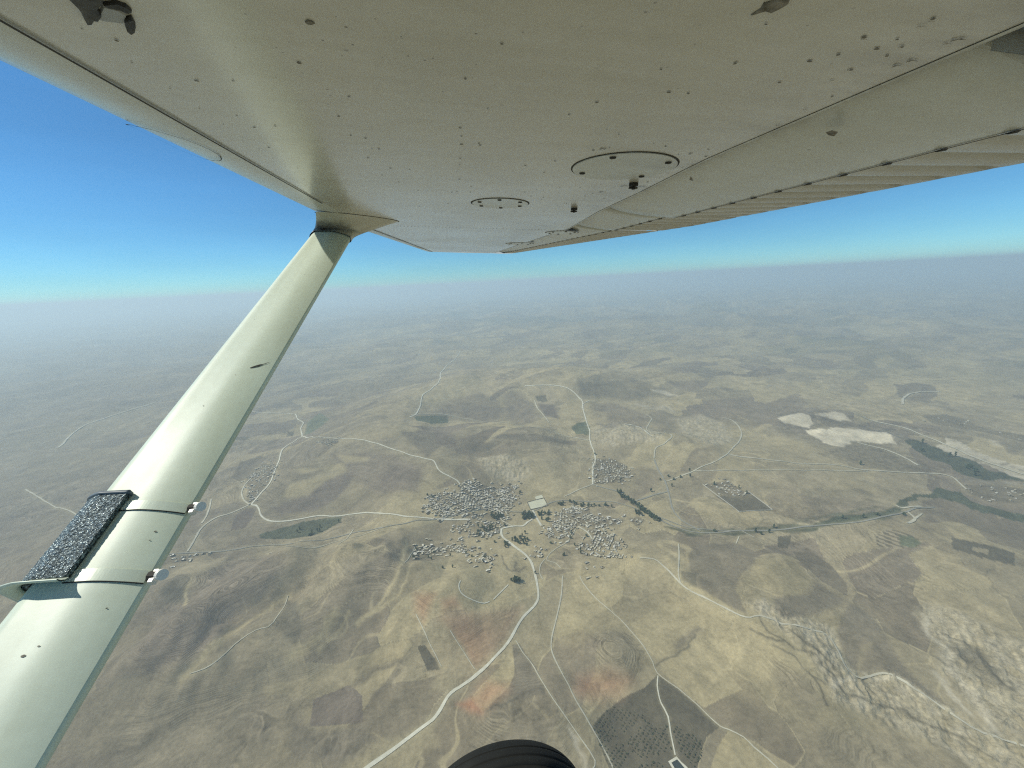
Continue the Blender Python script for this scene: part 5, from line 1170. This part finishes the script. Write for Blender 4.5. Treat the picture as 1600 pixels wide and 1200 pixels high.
pad['label'] = 'dark glittering grip plate wrapped round the front of the strut'
shell('plate_end_rim', sA - .001, sA + .004, T0 - .004, T1, .001, .011, M_SLATE, pad, 3, 30)
# curled flange on the lower end
V = []
for j in range(30):
    t = T0 - .01 + (T1 - T0 - .08) * j / 29
    for k, (ds, g) in enumerate(((0, .008), (-.004, .011), (-.007, .016), (-.008, .022))):
        V.append(strut_pt(sB + ds, t, g))
    for k, (ds, g) in enumerate(((-.0095, .022), (-.009, .016), (-.006, .010), (-.002, .007))): V.append(strut_pt(sB + ds, t, g))
part('curled_flange', V, grid_faces(30, 8, True), M_STRAP, pad, True)
def strap(s_c, w_, tend):
    st = shell('hose_clamp', s_c - w_ / 2, s_c + w_ / 2, .03, T0 + .012, .0002, .0014, M_STRAP, plane, 3, 30, 0.0, False)
    st['label'] = 'thin metal hose clamp round the strut'
    shell('clamp_edge', s_c - w_ / 2 - .0012, s_c - w_ / 2, .03, T0 + .012, .0002, .0018, M_GAP, st, 2, 30)
    c = strut_pt(s_c, .012, .002) + cdir * .006 - ndir * .0
    knob('clamp_screw', c + cdir * .004 - ax * .010, ax, .0060, .018, M_STEEL, st, 6)
    knob('clamp_screw_head', c + cdir * .012 + ndir * .004, cdir * .9 + ndir * .5 - ax * .3, .0075, .008, M_STEEL, st, 14)
    knob('clamp_housing', c - cdir * .004, cdir, .0075, .010, M_GAP, st, 8)
sc1, _ = on_strut(262, 790); sc2, _ = on_strut(190, 900)
strap(sc1, .016, 0); strap(sc2, .017, 0)

# main wheel below
tc = np.array([.032, .655, H - 1.325]); RW, HW = .222, .075
wheel = bpy.data.objects.new('main_wheel', None); COL.objects.link(wheel); wheel.parent = plane; wheel.location = tc - O3
prof = []
for i in range(25):       # tyre cross-section with tread grooves
    a = -math.pi * .62 + math.pi * 1.24 * i / 24; prof.append((HW * math.sin(a) * (1.0), RW - .062 + .062 * math.cos(a)))
P2 = []
for w_, r_ in prof: P2.append((w_, r_))
tread = []
for gx_ in (-.033, -.011, .011, .033): tread += [gx_ - .0028, gx_ - .0022, gx_ + .0022, gx_ + .0028]
pts = sorted([(w_, r_) for w_, r_ in P2] , key=lambda q: 0)
def tyre_r(w_): return RW - .062 + .062 * math.sqrt(max(0, 1 - (w_ / (HW)) ** 2))
seq = [(p[0], p[1]) for p in P2 if p[1] < RW - .035 and p[0] < 0]
mid = sorted(set(list(np.linspace(-.062, .062, 15)) + tread))
for w_ in mid:
    g = any(abs(w_ - c_) < .0024 for c_ in (-.033, -.011, .011, .033)); seq.append((w_, tyre_r(w_) - (.0022 if g else 0)))
seq += [(p[0], p[1]) for p in P2 if p[1] < RW - .035 and p[0] > 0]
N_ = 96; V = [(r_ * math.cos(6.283185 * i / N_), w_, r_ * math.sin(6.283185 * i / N_)) for i in range(N_) for w_, r_ in seq]
n = len(seq); F_ = [(i*n+j, i*n+j+1, ((i+1) % N_)*n+j+1, ((i+1) % N_)*n+j) for i in range(N_) for j in range(n - 1)]
ty = mesh_obj('tyre', V, F_, M_RUB, wheel, True)
V, F_ = [], []; tube(V, F_, (0, -.055, 0), (0, .055, 0), .12, 40); mesh_obj('rim', V, F_, M_PAINT_NOSE, wheel)
V, F_ = [], []; tube(V, F_, (0, -.45, .30), (0, -.05, 0), .022, 16); mesh_obj('gear_leg', V, F_, M_STRUT, wheel, True)

# ------------------------------------------------------------------ haze: one closed box of even pale air
zt = H + 70.0; zb = float(Z.min()) - 2.0; E_ = 152000.0
ztop = max(zt, float(Z.max()) + 2)
V = [(sx * E_, sy * E_, zz) for zz in (zb, ztop) for sx, sy in ((-1, -1), (1, -1), (1, 1), (-1, 1))]
mh = bpy.data.materials.new('dusty_air'); mh.use_nodes = True; nt = mh.node_tree; nt.nodes.clear()
out = nt.nodes.new('ShaderNodeOutputMaterial'); pv = nt.nodes.new('ShaderNodeVolumePrincipled')
pv.inputs['Color'].default_value = HAZE_COLOR; pv.inputs['Density'].default_value = HAZE_DENSITY; pv.inputs['Anisotropy'].default_value = HAZE_G
nt.links.new(pv.outputs[0], out.inputs['Volume'])
hz_ = mesh_obj('haze', V, [(3,2,1,0), (4,5,6,7), (0,1,5,4), (1,2,6,5), (2,3,7,6), (3,0,4,7)], mh); tag(hz_, kind='stuff')
print('ztop', ztop, 'zb', zb)
